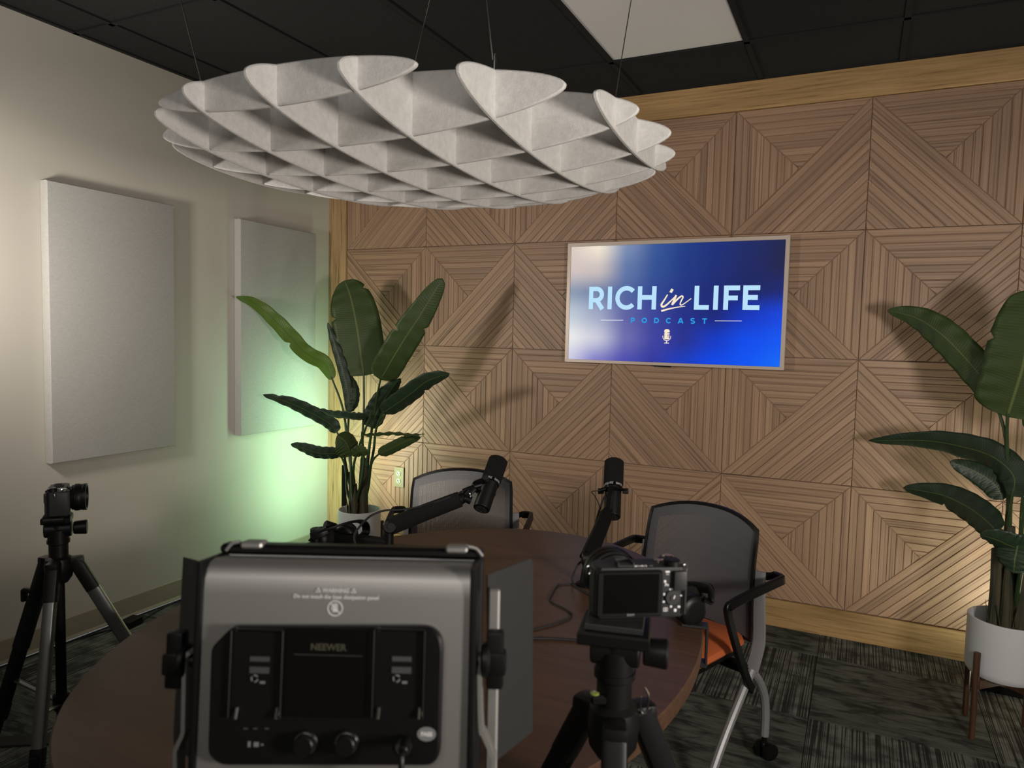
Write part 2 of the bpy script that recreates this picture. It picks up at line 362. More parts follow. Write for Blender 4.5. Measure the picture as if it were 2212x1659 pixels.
for i in range(8):
    for j in range(4):
        xl, xr = i*T, min((i+1)*T, X1-.02); zt, zb = ZB+(4-j)*T, ZB+(3-j)*T
        if xr-xl < T-.01: continue
        org = (xl+T/2, zb+T/2)
        q = MB(); q.box((0, -.0, 0), (T-.0015, .010, T-.0015)); pm = bpy.data.meshes.new('wall_panel'); bmesh.ops.recalc_face_normals(q.bm, faces=q.bm.faces[:]); q.bm.to_mesh(pm); q.bm.free(); pm.materials.append(M_back)
        po = bpy.data.objects.new('wall_panel', pm); COL.objects.link(po); po.parent = wb; po.location = (org[0], .0045+.0005, org[1])
        TL, TR_, BL, BR, CC = (xl, zt), (xr, zt), (xl, zb), (xr, zb), (xl+T/2, zb+T/2)
        if (i+j) % 2 == 0: tris = [(CC, TL, TR_), (CC, TL, BL), (BR, BL, TR_)]
        else: tris = [(CC, TL, TR_), (CC, TR_, BR), (BL, TL, BR)]
        single = (i, j) in {(3, 2), (3, 3), (4, 0), (4, 1), (4, 2), (4, 3), (5, 0), (5, 1), (5, 2), (5, 3)}
        VS, FS, US = [], [], []
        for tri in tris:
            for sl in tri_slats(tri[0], tri[1], tri[2], False):
                if single:
                    v, f, u = [], [], []; slat_geo(sl, v, f, u, org); so = bpy.data.objects.new('slat', mk('slat', v, f, u, M_lam)); COL.objects.link(so); so.parent = po
                else: slat_geo(sl, VS, FS, US, org)
        if not single:
            so = bpy.data.objects.new('slat_field', mk('slat_field', VS, FS, US, M_lam)); COL.objects.link(so); so.parent = po; so['kind'] = 'stuff'
# ================================================================ acoustic panels
for (ya, yb, lab) in ((-1.875, -1.245, 'large grey fabric acoustic panel on left wall, nearer the camera above the small tripod'), (-.815, -.195, 'grey fabric acoustic panel on left wall beside the oak corner board, lit green')):
    za, zb_ = .828, 2.052; q = MB(); x = X0
    rr = [(-.0, 0), (.040, 0), (.050, .010)]
    o = MB(); ym, zm = (ya+yb)/2, (za+zb_)/2
    loops = []
    for dx_, ins in ((.002, 0), (.040, 0), (.0485, .003), (.051, .011)):
        loops.append([o._v((x+dx_, yy, zz)) for yy, zz in ((ya+ins, za+ins), (yb-ins, za+ins), (yb-ins, zb_-ins), (ya+ins, zb_-ins))])
    for a, b in zip(loops, loops[1:]): o.bridge(a, b)
    o.face(loops[-1]); o.face(loops[0][::-1])
    tag(obj('acoustic_panel', o, M_fab, ang=.9), lab, 'wall panel', 'acoustic panels on the left wall')
# ================================================================ television
FY = -.048
t = thing('wall_television', 'flat television in a champagne frame on the slatted wall showing a podcast title', 'television', (2.148, -.03, 1.30))
tx0, tx1, tz0, tz1 = 1.572, 2.724, 1.297, 1.951
q = MB(); q.box(((tx0+tx1)/2, -.026, (tz0+tz1)/2), (tx1-tx0-.02, .034, tz1-tz0-.02), bev=.003, seg=1); obj('housing', q, M_blk, t)
for nm, pts in (('top', [(tx0, tz1), (tx1, tz1), (tx1-.019, tz1-.019), (tx0+.019, tz1-.019)]), ('bottom', [(tx0, tz0), (tx1, tz0), (tx1-.019, tz0+.015), (tx0+.019, tz0+.015)]),
                ('left', [(tx0, tz0), (tx0, tz1), (tx0+.019, tz1-.019), (tx0+.019, tz0+.015)]), ('right', [(tx1, tz0), (tx1, tz1), (tx1-.019, tz1-.019), (tx1-.019, tz0+.015)])):
    q = MB(); q.prism([(a, -.053, b) for a, b in pts], (0, .030, 0), .0008); obj('frame_rail', q, M_frame, t)
q = MB(); q.box((2.12, -.035, tz0-.004), (.09, .02, .009), bev=.002, seg=1); obj('sensor_box', q, M_blk, t)
# screen picture: smooth colour grid stored as a colour attribute
grid = [[(214, 200, 190), (240, 228, 208), (120, 140, 178), (52, 84, 150), (27, 58, 132), (24, 44, 118), (22, 36, 98), (17, 26, 72)],
        [(206, 190, 186), (200, 188, 186), (92, 116, 166), (44, 78, 146), (25, 54, 130), (23, 42, 116), (21, 34, 98), (16, 24, 70)],
        [(122, 140, 168), (100, 120, 158), (72, 96, 156), (40, 66, 142), (26, 48, 130), (22, 38, 112), (18, 30, 96), (15, 32, 110)],
        [(176, 190, 204), (150, 160, 190), (86, 92, 160), (52, 62, 150), (30, 44, 132), (20, 36, 120), (8, 52, 190), (2, 66, 220)],
        [(226, 226, 228), (196, 198, 214), (104, 104, 172), (58, 62, 158), (34, 46, 142), (10, 56, 196), (0, 74, 234), (0, 84, 240)],
        [(196, 196, 222), (120, 118, 196), (68, 70, 172), (42, 52, 156), (16, 58, 190), (0, 70, 232), (0, 84, 244), (0, 104, 245)]]
NX, NZ = 56, 34; sx0, sx1, sz0, sz1 = tx0+.0195, tx1-.0195, tz0+.0155, tz1-.0195
vs, fs, cs = [], [], []
def gsamp(u, v):
    u *= 7; v *= 5; i, j = min(int(u), 6), min(int(v), 4); a, b = u-i, v-j; a = a*a*(3-2*a)*.5+a*.5; b = b*b*(3-2*b)*.5+b*.5
    G = lambda y, x: Vector(lin(grid[y][x])[:3]); return (G(j, i)*(1-a)+G(j, i+1)*a)*(1-b)+(G(j+1, i)*(1-a)+G(j+1, i+1)*a)*b
for j in range(NZ+1):
    for i in range(NX+1): vs.append((sx0+(sx1-sx0)*i/NX, FY, sz1+(sz0-sz1)*j/NZ)); cs.append(gsamp(i/NX, j/NZ))
for j in range(NZ):
    for i in range(NX): a = j*(NX+1)+i; fs.append((a, a+NX+1, a+NX+2, a+1))
me = bpy.data.meshes.new('screen'); me.from_pydata(vs, [], fs); ca = me.color_attributes.new('Col', 'FLOAT_COLOR', 'POINT')
for k, c in enumerate(cs): ca.data[k].color = (c.x, c.y, c.z, 1)
M_tv = mat('tv_screen', g(.0), .35, spec=.3); N = NT(M_tv); a = N.add('ShaderNodeAttribute', attribute_name='Col'); N.link(a.outputs['Color'], N.b.inputs['Emission Color']); N.b.inputs['Emission Strength'].default_value = .81
scr = obj('screen', me, M_tv, t)
def emis(n, rgb): return mat(n, g(0), .5, spec=.0, emit=lin(rgb), es=.81)
E_blue, E_cream, E_cyan, E_wht = emis('glow_pale_blue', (186, 226, 252)), emis('glow_cream', (250, 234, 206)), emis('glow_cyan', (46, 160, 232)), emis('glow_white', (236, 236, 240))
def ribbon(mb, pts, w, taper=None, y=FY-.0008):
    P = [Vector(p) for p in pts]; L, R_ = [], []
    for k, p in enumerate(P):
        d0 = (P[k]-P[k-1]).normalized() if k else None; d1 = (P[k+1]-P[k]).normalized() if k < len(P)-1 else None
        d = (d0+d1).normalized() if d0 and d1 else (d0 or d1); n = Vector((-d.y, d.x)); m = 1/max(.35, n.dot(Vector((-(d1 or d0).y, (d1 or d0).x))))
        hw = w/2*m*(taper(k/(len(P)-1)) if taper else 1); L.append(p+n*hw); R_.append(p-n*hw)
    for k in range(len(P)-1): mb.poly([(v.x, y, v.y) for v in (R_[k], R_[k+1], L[k+1], L[k])])
def arc(cx, cy, rx, ry, a0, a1, n=20): return [(cx+rx*math.cos(math.radians(a0+(a1-a0)*k/n)), cy+ry*math.sin(math.radians(a0+(a1-a0)*k/n))) for k in range(n+1)]
def letter(mb, ch, x0, x1, z0, z1, s):
    h = s/2; m = (z0+z1)/2; W = x1-x0; V = lambda x: ribbon(mb, [(x, z0), (x, z1)], s); Hh = lambda z, a, b: ribbon(mb, [(a, z), (b, z)], s)
    rh = (z1-z0)
    if ch == 'I': V((x0+x1)/2)
    elif ch == 'L': V(x0+h); Hh(z0+h, x0, x1)
    elif ch == 'H': V(x0+h); V(x1-h); Hh(m+.02*rh, x0+h, x1-h)
    elif ch == 'E': V(x0+h); Hh(z0+h, x0, x1); Hh(z1-h, x0, x1); Hh(m+.01*rh, x0, x1-W*.12)
    elif ch == 'F': V(x0+h); Hh(z1-h, x0, x1); Hh(m-.01*rh, x0, x1-W*.12)
    elif ch == 'T': V((x0+x1)/2); Hh(z1-h, x0, x1)
    elif ch in 'RP':
        V(x0+h); zb_ = z0+rh*.40; r = (z1-h-zb_)/2; cx = x1-h-r-(.04*W if ch == 'R' else 0)
        ribbon(mb, [(x0, z1-h)]+[(a, b) for a, b in arc(cx, zb_+r, r, r, 90, -90)]+[(x0, zb_)], s)
        if ch == 'R': ribbon(mb, [(x0+W*.50, zb_), (x1-h*.9, z0)], s*1.05)
    elif ch == 'D': V(x0+h); r = (z1-z0)/2-h; ribbon(mb, [(x0, z1-h)]+arc(x1-h-r, m, r, r, 90, -90)+[(x0, z0+h)], s)
    elif ch == 'C': ribbon(mb, arc((x0+x1)/2+.06*W, m, W/2-h+.06*W, rh/2-h+.02*rh, 43, 317, 30), s)
    elif ch == 'O': ribbon(mb, arc((x0+x1)/2, m, W/2-h, rh/2-h, 0, 360, 28), s)
    elif ch == 'A': ribbon(mb, [(x0+h*.8, z0), ((x0+x1)/2-h*.35, z1)], s); ribbon(mb, [((x0+x1)/2+h*.35, z1), (x1-h*.8, z0)], s); Hh(z0+rh*.28, x0+W*.2, x1-W*.2)
    elif ch == 'S': ribbon(mb, arc((x0+x1)/2, z1-rh*.27, W/2-h, rh*.27-h*.6, 30, 260, 10)+arc((x0+x1)/2, z0+rh*.27, W/2-h, rh*.27-h*.6, 80, -150, 10), s)
def tvx(cx, cy=700): p = aty(1200+cx/4.096, 480+cy/4.096, FY); return p.x, p.z
def word(letters, z0, z1, s, m, cy):
    for ch, a, b in letters:
        q = MB(); q.norec = True; letter(q, ch, tvx(a, cy)[0], tvx(b, cy)[0], z0, z1, s); obj('screen_letter', q, m, scr, False)
word([('R', 297, 434), ('I', 460, 502), ('C', 530, 706), ('H', 727, 892), ('L', 1228, 1360), ('I', 1393, 1444), ('F', 1487, 1630), ('E', 1658, 1808)], 1.590, 1.712, .0238, E_blue, 670)
word([('P', 668, 702), ('O', 762, 810), ('D', 873, 916), ('C', 977, 1022), ('A', 1083, 1132), ('S', 1193, 1235), ('T', 1298, 1340)], 1.5185, 1.5465, .0062, E_cyan, 870)
q = MB(); q.norec = True
tp = lambda t_: .55+.45*math.sin(math.pi*min(1, t_*1.1))
ribbon(q, [v.xy for v in cr([(*tvx(a, b), 0) for a, b in [(992, 640), (962, 690), (938, 728), (948, 748), (978, 735), (1025, 692), (1062, 655)]], 5)], .0105, tp)
ribbon(q, [tvx(1018, 622), tvx(1036, 592)], .0135)
ribbon(q, [v.xy for v in cr([(*tvx(a, b), 0) for a, b in [(1068, 645), (1050, 690), (1030, 732)]], 5)], .0105)
ribbon(q, [v.xy for v in cr([(*tvx(a, b), 0) for a, b in [(1034, 728), (1070, 690), (1112, 655), (1128, 664), (1108, 705), (1104, 730), (1130, 726), (1202, 674)]], 5)], .0100, lambda t_: 1-.6*t_)
ribbon(q, [v.xy for v in cr([(*tvx(a, b), 0) for a, b in [(936, 786), (1000, 768), (1080, 752), (1148, 744)]], 5)], .0105, lambda t_: 1-.75*t_)
obj('script_word', q, E_cream, scr, False)
for a, b in (((398, 866), (600, 867)), ((1410, 873), (1648, 874))):
    q = MB(); q.norec = True; ribbon(q, [tvx(*a), tvx(*b)], .0030); obj('screen_rule', q, E_wht, scr, False)
q = MB(); q.norec = True; c0 = tvx(985, 1000); k = .00052
P_ = lambda a, b: (c0[0]+(a-985)*k*1.08, c0[1]-(b-1000)*k*1.08)
ribbon(q, [P_(985, y_) for y_ in (945, 950, 958, 972)], .028, lambda t_: .42+.58*min(1, t_*2.2)**.6)
for y_ in (982, 996, 1010): ribbon(q, [P_(985, y_-4), P_(985, y_+5)], .028 if y_ != 0 else 0)
ribbon(q, [P_(985, 1019), P_(985, 1032), P_(985, 1038)], .028, lambda t_: 1-.55*max(0, t_-.4))
ribbon(q, [P_(978, 968), P_(978, 1020)], .012)
ribbon(q, [P_(948, 1004)]+[P_(985+37*math.cos(a), 1014+37*math.sin(a)) for a in [math.pi-math.pi*k_/14 for k_ in range(15)]]+[P_(1022, 1004)], .0032)
ribbon(q, [P_(985, 1050), P_(985, 1072)], .0045); ribbon(q, [P_(963, 1073), P_(1007, 1073)], .0042)
obj('microphone_icon', q, E_cream, scr, False)
# ================================================================ outlet
t = thing('wall_outlet', 'ivory duplex power outlet on the slatted wall behind the left chair', 'outlet', (.438, -.008, .44))
q = MB(); q.box((.438, -.0105, .513), (.072, .007, .128), bev=.0015, seg=1); obj('cover_plate', q, M_outl, t)
q = MB(); q.box((.438, -.0125, .513), (.052, .006, .104), bev=.001, seg=1); obj('raised_insert', q, M_outl, t)
for z in (.536, .490):
    q = MB(); q.lathe([(.0168, 0), (.0168, .004), (.0155, .005)], (.438, -.0145, z), (0, -1, 0), 20); r_ = obj('receptacle', q, M_recp, t)
    q = MB()
    for dx_ in (-.006, .006): q.box((.438+dx_, -.0197, z+.003), (.0024, .001, .009))
    q.box((.438, -.0197, z-.008), (.005, .001, .005)); obj('slots', q, M_blk, r_, False)
# ================================================================ felt cloud
CX, CY, CZ, RR, TH = 1.9413, -2.0607, 1.934, .683, .0359
ex, ey = Vector((math.cos(TH), math.sin(TH), 0)), Vector((-math.sin(TH), math.cos(TH), 0)); cc = Vector((CX, CY, CZ))
t = thing('felt_ceiling_cloud', 'round white felt acoustic cloud of crossing curved fins hung over the table', 'hanging baffle', (CX, CY, CZ))
def prof(r): return .093*max(0, 1-(r/RR)**2)**.58+.001
for fam in (0, 1):
    al, ac = (ey, ex) if fam == 0 else (ex, ey)
    for k in range(7):
        off = (k-3)*.1985; L = math.sqrt(RR*RR-off*off); n = 44
        ss = [-L*math.cos(math.pi*i/n) for i in range(n+1)]
        top = [(s, prof(math.hypot(s, off))) for s in ss]; out = [(s, z) for s, z in top]+[(s, -z-(.004 if fam == 0 else 0)) for s, z in top[::-1][1:-1]]
        q = MB(); th = .0115; ch = .0030; N_ = len(out)
        def inset(i, d):
            a = Vector(out[i-1]); b = Vector(out[(i+1) % N_]); tt = (b-a).normalized(); nn = Vector((tt.y, -tt.x)); return Vector(out[i])+nn*d
        rings = []
        for (o_, d) in ((-th/2, ch), (-th/2+ch, 0), (th/2-ch, 0), (th/2, ch)):
            rings.append([q._v(cc+al*p[0]+ac*(off+o_)+Vector((0, 0, p[1]))) for p in (inset(i, d) for i in range(N_))])
        for a, b in zip(rings, rings[1:]): q.bridge(a, b)
        for rg, rev in ((rings[0], 1), (rings[-1], 0)):
            for i in range(1, n+1):
                a, b = rg[i-1], rg[i]; c_ = rg[N_-i] if i < N_ else None; d_ = rg[(N_-i+1) % N_]
                vs_ = [a, b, c_, d_] if i < n else [a, b, d_]
                vs_ = list(dict.fromkeys(vs_)); q.face(vs_ if not rev else vs_[::-1])
        obj('felt_fin', q, M_felt, t, ang=.5)
for a, b in ((-.4, -.4), (-.4, .4), (.4, -.4), (.4, .4)):
    p = cc+ex*a*.9925+ey*b*.9925; zt = CZ+prof(math.hypot(a, b)*.9925)
    q = MB(); top_ = Vector((p.x, p.y, H+.006))+AR*{(-.4, -.4): -.19, (-.4, .4): .17, (.4, -.4): -.10, (.4, .4): .10}[(a, b)]; q.cyl((p.x, p.y, zt-.004), (top_.x, top_.y, H+.006), .0015, n=6); cb = obj('suspension_cable', q, M_chr, t)
    q = MB(); q.lathe([(.0045, 0), (.0045, .022), (.0030, .024), (.0030, .034), (.0015, .036)], (p.x, p.y, zt-.003), n=12); obj('cable_gripper', q, M_chr, cb)
# ================================================================ table
TX, TY, TA, TB, TZ = 2.165, -2.33, .620, .85, .75
t = thing('oval_table', 'dark reddish brown oval meeting table in the middle of the room', 'table', (TX, TY, 0))
def ell(s, n=96): return [(TX+(TA-s)*math.cos(2*math.pi*k/n), TY+(TB-s)*math.sin(2*math.pi*k/n)) for k in range(n)]
q = MB(); rs = [[q._v((x, y, z)) for x, y in ell(i)] for i, z in ((.012, TZ-.040), (.002, TZ-.038), (0, TZ-.003), (.003, TZ))]
for a, b in zip(rs, rs[1:]): q.bridge(a, b)
q.face(rs[-1]); q.face(rs[0][::-1]); obj('table_top', q, M_table, t, ang=.4)
for sy_ in (-.28, .28):
    q = MB(); q.box((TX, TY+sy_, .37), (.32, .06, .68), bev=.006, seg=1); obj('table_pedestal', q, M_table, t)
    q = MB(); q.box((TX, TY+sy_, .02), (.62, .09, .04), bev=.006, seg=1); obj('table_foot', q, M_table, t)
q = MB(); q.box((TX, TY, .62), (.03, .50, .12), bev=.003, seg=1); obj('table_stretcher', q, M_table, t)
# ================================================================ chairs
def chair(label, P, fwd):
    """P: floor point under the middle of the back, fwd: heading"""
    f = Vector(fwd).normalized(); ang = math.atan2(-f.x, f.y)
    t = thing('mesh_back_chair', label, 'chair', (0, 0, 0), 'mesh chairs around the table')
    W = .225
    def bk(x, z):  # front surface of the back
        v = (z-.44)/.37; return Vector((x*(1-.04*v), -.035*v+.035*math.sin(v*3)*.5+.05*(x/W)**2, z))
    q = MB(); out = []
    zt = lambda x: .838-.040*(abs(x)/W)**2.4
    zb_ = .43
    # frame of the back: closed loop
    loop = []
    for k in range(15): x = -W+2*W*k/14; loop.append(bk(x*.985, zt(x)))
    for k in range(1, 12): z = zt(W)-.012-(zt(W)-zb_-.03)*k/12; loop.append(bk(W, z))
    for k in range(13): x = W-2*W*k/12; loop.append(bk(x*.985, zb_))
    for k in range(1, 12): z = zb_+.02+(zt(W)-zb_-.03)*k/12; loop.append(bk(-W, z))
    sec = [(-.0055, -.006), (.0055, -.006), (.0055, .006), (-.0055, .006)]
    q = MB(); rs = []
    n_ = len(loop)
    for k in range(n_):
        tt = (loop[(k+1) % n_]-loop[k-1]).normalized(); y = Vector((0, 1, 0)); x = y.cross(tt).normalized()
        rs.append([q._v(loop[k]+x*a+y*b) for a, b in sec])
    for k in range(n_): q.bridge(rs[k], rs[(k+1) % n_])
    obj('back_frame', q, M_blk, t)
    # woven band behind the cords around the rim, plus cords
    q = MB(); nc = 112; cw = .00150
    for k in range(nc):
        x = -W+.006+(2*W-.012)*k/(nc-1); zz = [zb_+(zt(x)-zb_)*i/9 for i in range(10)]
        for i in range(9):
            a, b = bk(x, zz[i]), bk(x, zz[i+1]); o_ = Vector((0, .003, 0))
            q.poly([a+Vector((-cw, 0, 0))+o_, a+Vector((cw, .0012, 0))+o_, b+Vector((cw, .0012, 0))+o_, b+Vector((-cw, 0, 0))+o_])
    for i in range(1, 60):
        z = zb_+(.80-zb_)*i/60
        pts = [bk(-W+2*W*k/12, z) for k in range(13)]
        for a, b in zip(pts, pts[1:]): q.poly([a+Vector((0, .0005, -.0009)), b+Vector((0, .0005, -.0009)), b+Vector((0, .0005, .0009)), a+Vector((0, .0005, .0009))])
    q.norec = True; m_ = obj('mesh_back', q, M_mesh, t, False)
    # dense woven border
    q = MB()
    def strip(pa, pb):
        a = [q._v(p) for p in pa]; b = [q._v(p) for p in pb]
        for k in range(len(a)-1): q.face([a[k], a[k+1], b[k+1], b[k]])
    xs = [-W+2*W*k/14 for k in range(15)]
    strip([bk(x, zt(x)) for x in xs], [bk(x, zt(x)-.045) for x in xs])
    for s_ in (-1, 1):
        zs = [zb_+(zt(W)-zb_)*k/10 for k in range(11)]; strip([bk(s_*W, z) for z in zs], [bk(s_*(W-.030), z) for z in zs])
    obj('mesh_border', q, M_meshb, m_)
    # seat
    q = MB(); oc = [(a*1.0, .20+b) for a, b in rrect(.425, .41, .10, 6)]
    rs = []
    for ins, z in ((.05, .393), (.012, .400), (0, .414), (.006, .430), (.03, .440), (.12, .444)):
        rs.append([q._v((x*(1-ins/.2125), .20+(y-.20)*(1-ins/.205), z+.006*(x/.23)**2)) for x, y in oc])
    for a, b in zip(rs, rs[1:]): q.bridge(a, b)
    q.face(rs[0][::-1]); q.face(rs[-1]); obj('seat', q, M_org, t)
    q = MB(); q.box((0, .20, .383), (.38, .34, .02), bev=.008, seg=1); q.box((0, .10, .355), (.48, .035, .03), bev=.006, seg=1); obj('seat_pan', q, M_blk, t)
    for s_ in (-1, 1):
        Xs = s_*.252
        q = MB(); q.bar([(s_*.231, .022, .665), (s_*.236, .026, .56), (s_*.242, .026, .47), (Xs-s_*.004, .040, .415), (Xs, .085, .345)], .010, .040, 5, up=(1, 0, 0)); obj('side_upright', q, M_tube, t)
        q = MB(); q.tube([(Xs, .085, .350), (Xs, .16, .27), (Xs, .25, .165), (Xs, .325, .06)], .0145, 10, 4); lg = obj('front_leg', q, M_tube, t)
        q = MB(); q.tube([(Xs, .085, .345), (Xs, .035, .30), (Xs, -.01, .23), (Xs, -.025, .16), (Xs, -.025, .085)], .0145, 10, 4); lr = obj('rear_leg', q, M_tube, t)
        for lgo, yy in ((lr, -.025), (lg, .33)):
            q = MB(); q.cyl((Xs, yy, .088), (Xs, yy, .058), .009, n=10); q.box((Xs, yy-.004, .052), (.014, .034, .022), bev=.004, seg=1)
            for sx_ in (-.0165, .0165): q.lathe([(.018, -.0095), (.028, -.009), (.030, -.005), (.030, .005), (.028, .009), (.018, .0095)], (Xs+sx_, yy-.012, .030), (.93, .37*s_, 0), 24)
            obj('caster', q, M_blk, lgo)
        q = MB(); q.bar([(s_*.232, -.012, .640), (s_*.262, -.016, .650), (s_*.300, .0, .652), (s_*.304, .04, .652), (s_*.290, .20, .640), (s_*.278, .275, .626), (s_*.270, .285, .600), (s_*.266, .21, .46), (s_*.264, .13, .33), (s_*.264, .10, .295)], .030, .016, 6, up=(s_, 0, .12))
        obj('armrest', q, M_blk, t)
    t.location = (P[0], P[1], 0); t.rotation_euler = (0, 0, ang); return t
chair('mesh-backed chair with orange seat, right of the table against the slatted wall', (2.586, -1.19), (-.363, -.931))
pl, pr = atz(893, 1034, .795), atz(1108, 1042, .795)
mid = (pl+pr)/2; rt = (pr-pl).normalized()
chair('mesh-backed chair behind the far end of the table, beside the left plant', (mid.x, mid.y), (rt.y, -rt.x))
# ================================================================ plants
def leafpt(x, y, Y):
    p = aty(x, y, Y)
    if p.x < -.055: d = ray(x, y); p = CAM+d*((-.055-CAM.x)/d.x)
    return p
def leaf(parent, pts, hw, m, roll=0, fold=.18, notch=(), stem=None, curl=0, srad=.0055, base_w=.25, tipp=.75):
    """pts: (px,py,Y) from base to tip ; hw: half width in metres"""
    P = cr([leafpt(*p) for p in pts], 10); n = len(P)-1; vs, fs, uvs = [], [], []; K = 5; L = sum((P[i+1]-P[i]).length for i in range(n))
    rws = []; acc = 0
    for i, p in enumerate(P):
        u = i/n; tt = (P[min(i+1, n)]-P[max(i-1, 0)]).normalized(); view = (CAM-p).normalized(); s = tt.cross(view).normalized(); nn = s.cross(tt).normalized()
        if nn.dot(view) < 0: nn = -nn
        c_, s_ = math.cos(roll), math.sin(roll); s, nn = s*c_+nn*s_, nn*c_-s*s_
        wd = hw*(math.sin(math.pi*min(1, u*1.0)**.62)**.62 if 0 < u < 1 else .015)
        wd = hw*max(.02, (1-(1-min(1, u/base_w))**2.2)**.5)*max(.02, (1-max(0, (u-.45)/.55)**2.2)**tipp)
        row = []
        for k in range(-K, K+1):
            v = k/K; ww = wd
            for (nu, side, dpt) in notch:
                if side*v > 0: ww *= 1-dpt*math.exp(-((u-nu)/.014)**2)
            rip = .0025*math.sin(u*46+abs(v)*2)*abs(v)
            q_ = p+s*(v*ww)-nn*(abs(v)**1.5*ww*fold)+nn*(rip*1.3+curl*ww*v)
            row.append(len(vs)); vs.append(q_); uvs.append((u*L, v))
        rws.append(row)
    for a, b in zip(rws, rws[1:]):
        for k in range(2*K): fs.append((a[k], a[k+1], b[k+1], b[k]))
    off = root_off(parent); me = bpy.data.meshes.new('leaf'); me.from_pydata([v-off for v in vs], [], fs); l = me.uv_layers.new(name='UVMap')
    l.data.foreach_set('uv', [c for p in me.polygons for li in p.vertices for c in uvs[li]]); me.materials.append(m)
    for p in me.polygons: p.use_smooth = True
    o = bpy.data.objects.new('leaf', me); COL.objects.link(o); o.parent = parent
    sm = o.modifiers.new('thickness', 'SOLIDIFY'); sm.thickness = .0010; sm.offset = 0
    if stem:
        q = MB(); q.tube([Vector(stem[0])]+[Vector(s) for s in stem[1:]]+[P[0], P[2]], srad, 7, 5, scale=lambda t_: 1.7-1.0*t_); so = obj('stem', q, M_stem, parent)
    return o
def planter(name_l, cx, cy, legs_rot, col_label, zrim=.44, zbot=.215, R=.123):
    t = thing('plant_stand', 'dark walnut four-legged stand '+col_label, 'plant stand', (cx, cy, 0), 'walnut plant stands')
    for k in range(4):
        a = legs_rot+k*math.pi/2; x, y = cx+.136*math.cos(a), cy+.136*math.sin(a)
        q = MB(); q.cyl((x, y, 0), (x, y, .325), .0095, .0115, 14, ch=.001); obj('leg', q, M_leg, t)
    for k in range(2):
        a = legs_rot+k*math.pi/2; q = MB(); q.box((cx, cy, zbot-.019-.0001*k), (.255, .022, .034-.0005*k), rot=Matrix.Rotation(a, 3, 'Z'), bev=.002, seg=1); obj('cross_rail', q, M_leg, t)
    p = thing('plant_pot', 'white cylindrical ceramic pot '+col_label.replace('under', 'holding'), 'plant pot', (cx, cy, zbot), 'white plant pots')
    q = MB(); q.lathe([(.100, 0), (R-.010, .004), (R-.002, .016), (R, .03), (R, zrim-zbot-.002), (R-.002, zrim-zbot), (R-.006, zrim-zbot), (R-.007, zrim-zbot-.003), (R-.008, .03), (.02, .02)], (cx, cy, zbot+.0005), n=56); obj('pot_body', q, M_pot, p)
    q = MB(); q.lathe([(R-.0095, 0), (R-.0095, .012)], (cx, cy, zrim-.075), n=32); obj('soil', q, M_soil, p)
    return t
def trunks(parent, cx, cy, z0, lst):
    for (dx_, dy_, h, r) in lst:
        q = MB(); q.tube([(cx+dx_, cy+dy_, z0), (cx+dx_*1.0, cy+dy_, z0+h*.5), (cx+dx_*1.25, cy+dy_*1.2, z0+h)], r, 9, 3, scale=lambda t_: 1.15-.5*t_); obj('trunk', q, M_trunk, parent)
        for sgn in (-1, 1):
            b = Vector((cx+dx_+sgn*r*.8, cy+dy_-r*.4, z0+h*.12)); q = MB(); q.bar([b, b+Vector((sgn*.006, -.003, .04)), b+Vector((sgn*.014, -.004, .09))], .020, .004, 4, scale=lambda t_: 1-.75*t_); obj('leaf_sheath', q, M_trunk, parent)
# left plant
PX, PY = .475, -.46; ZR = .405
planter('l', PX, PY, .9, 'under the left plant beside the corner', zrim=ZR, zbot=.185)
pl_ = thing('potted_banana_plant', 'tall broad-leaved plant in white pot in the green-lit left corner', 'plant', (PX, PY, ZR-.07), 'tall plants by the slatted wall')
z0 = ZR-.062
trunks(pl_, PX, PY, z0, [(-.034, -.02, .28, .026), (.010, .015, .36, .028), (.046, -.018, .32, .025), (.004, -.045, .22, .021)])
def st(dx_, dy_, h, *mids): return [(PX+dx_, PY+dy_, z0+h*.6)]+[aty(*m_) for m_ in mids]
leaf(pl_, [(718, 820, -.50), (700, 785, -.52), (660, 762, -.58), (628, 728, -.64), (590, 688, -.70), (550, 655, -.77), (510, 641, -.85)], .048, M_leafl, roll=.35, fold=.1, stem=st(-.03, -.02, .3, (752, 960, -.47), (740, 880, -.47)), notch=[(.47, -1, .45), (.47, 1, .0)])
leaf(pl_, [(786, 812, -.44), (780, 770, -.44), (770, 700, -.44), (757, 640, -.43), (744, 606, -.42)], .140, M_leaf, roll=.05, fold=.05, stem=st(.01, .01, .3, (783, 960, -.44), (786, 880, -.44)), notch=[(.58, -1, .22), (.80, 1, .2)], base_w=.22, tipp=.62)
leaf(pl_, [(822, 820, -.56), (842, 785, -.60), (872, 735, -.60), (908, 680, -.58), (956, 602, -.54)], .083, M_leaf, roll=-.15, fold=.12, stem=st(.03, -.01, .3, (800, 950, -.48), (812, 870, -.52)), notch=[(.55, -1, .3), (.68, 1, .3)], base_w=.18, tipp=.55)
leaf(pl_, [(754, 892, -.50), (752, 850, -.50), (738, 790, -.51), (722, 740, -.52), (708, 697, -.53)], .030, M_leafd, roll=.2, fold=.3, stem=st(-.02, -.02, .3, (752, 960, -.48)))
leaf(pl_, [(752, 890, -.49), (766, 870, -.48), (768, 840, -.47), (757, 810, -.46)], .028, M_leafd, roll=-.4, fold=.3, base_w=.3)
leaf(pl_, [(728, 934, -.52), (712, 915, -.54), (672, 892, -.60), (625, 870, -.68), (568, 853, -.76)], .045, M_leafd, roll=.55, fold=.25, stem=st(-.03, -.03, .25, (748, 1010, -.50), (740, 960, -.51)), notch=[(.86, 1, .5)])
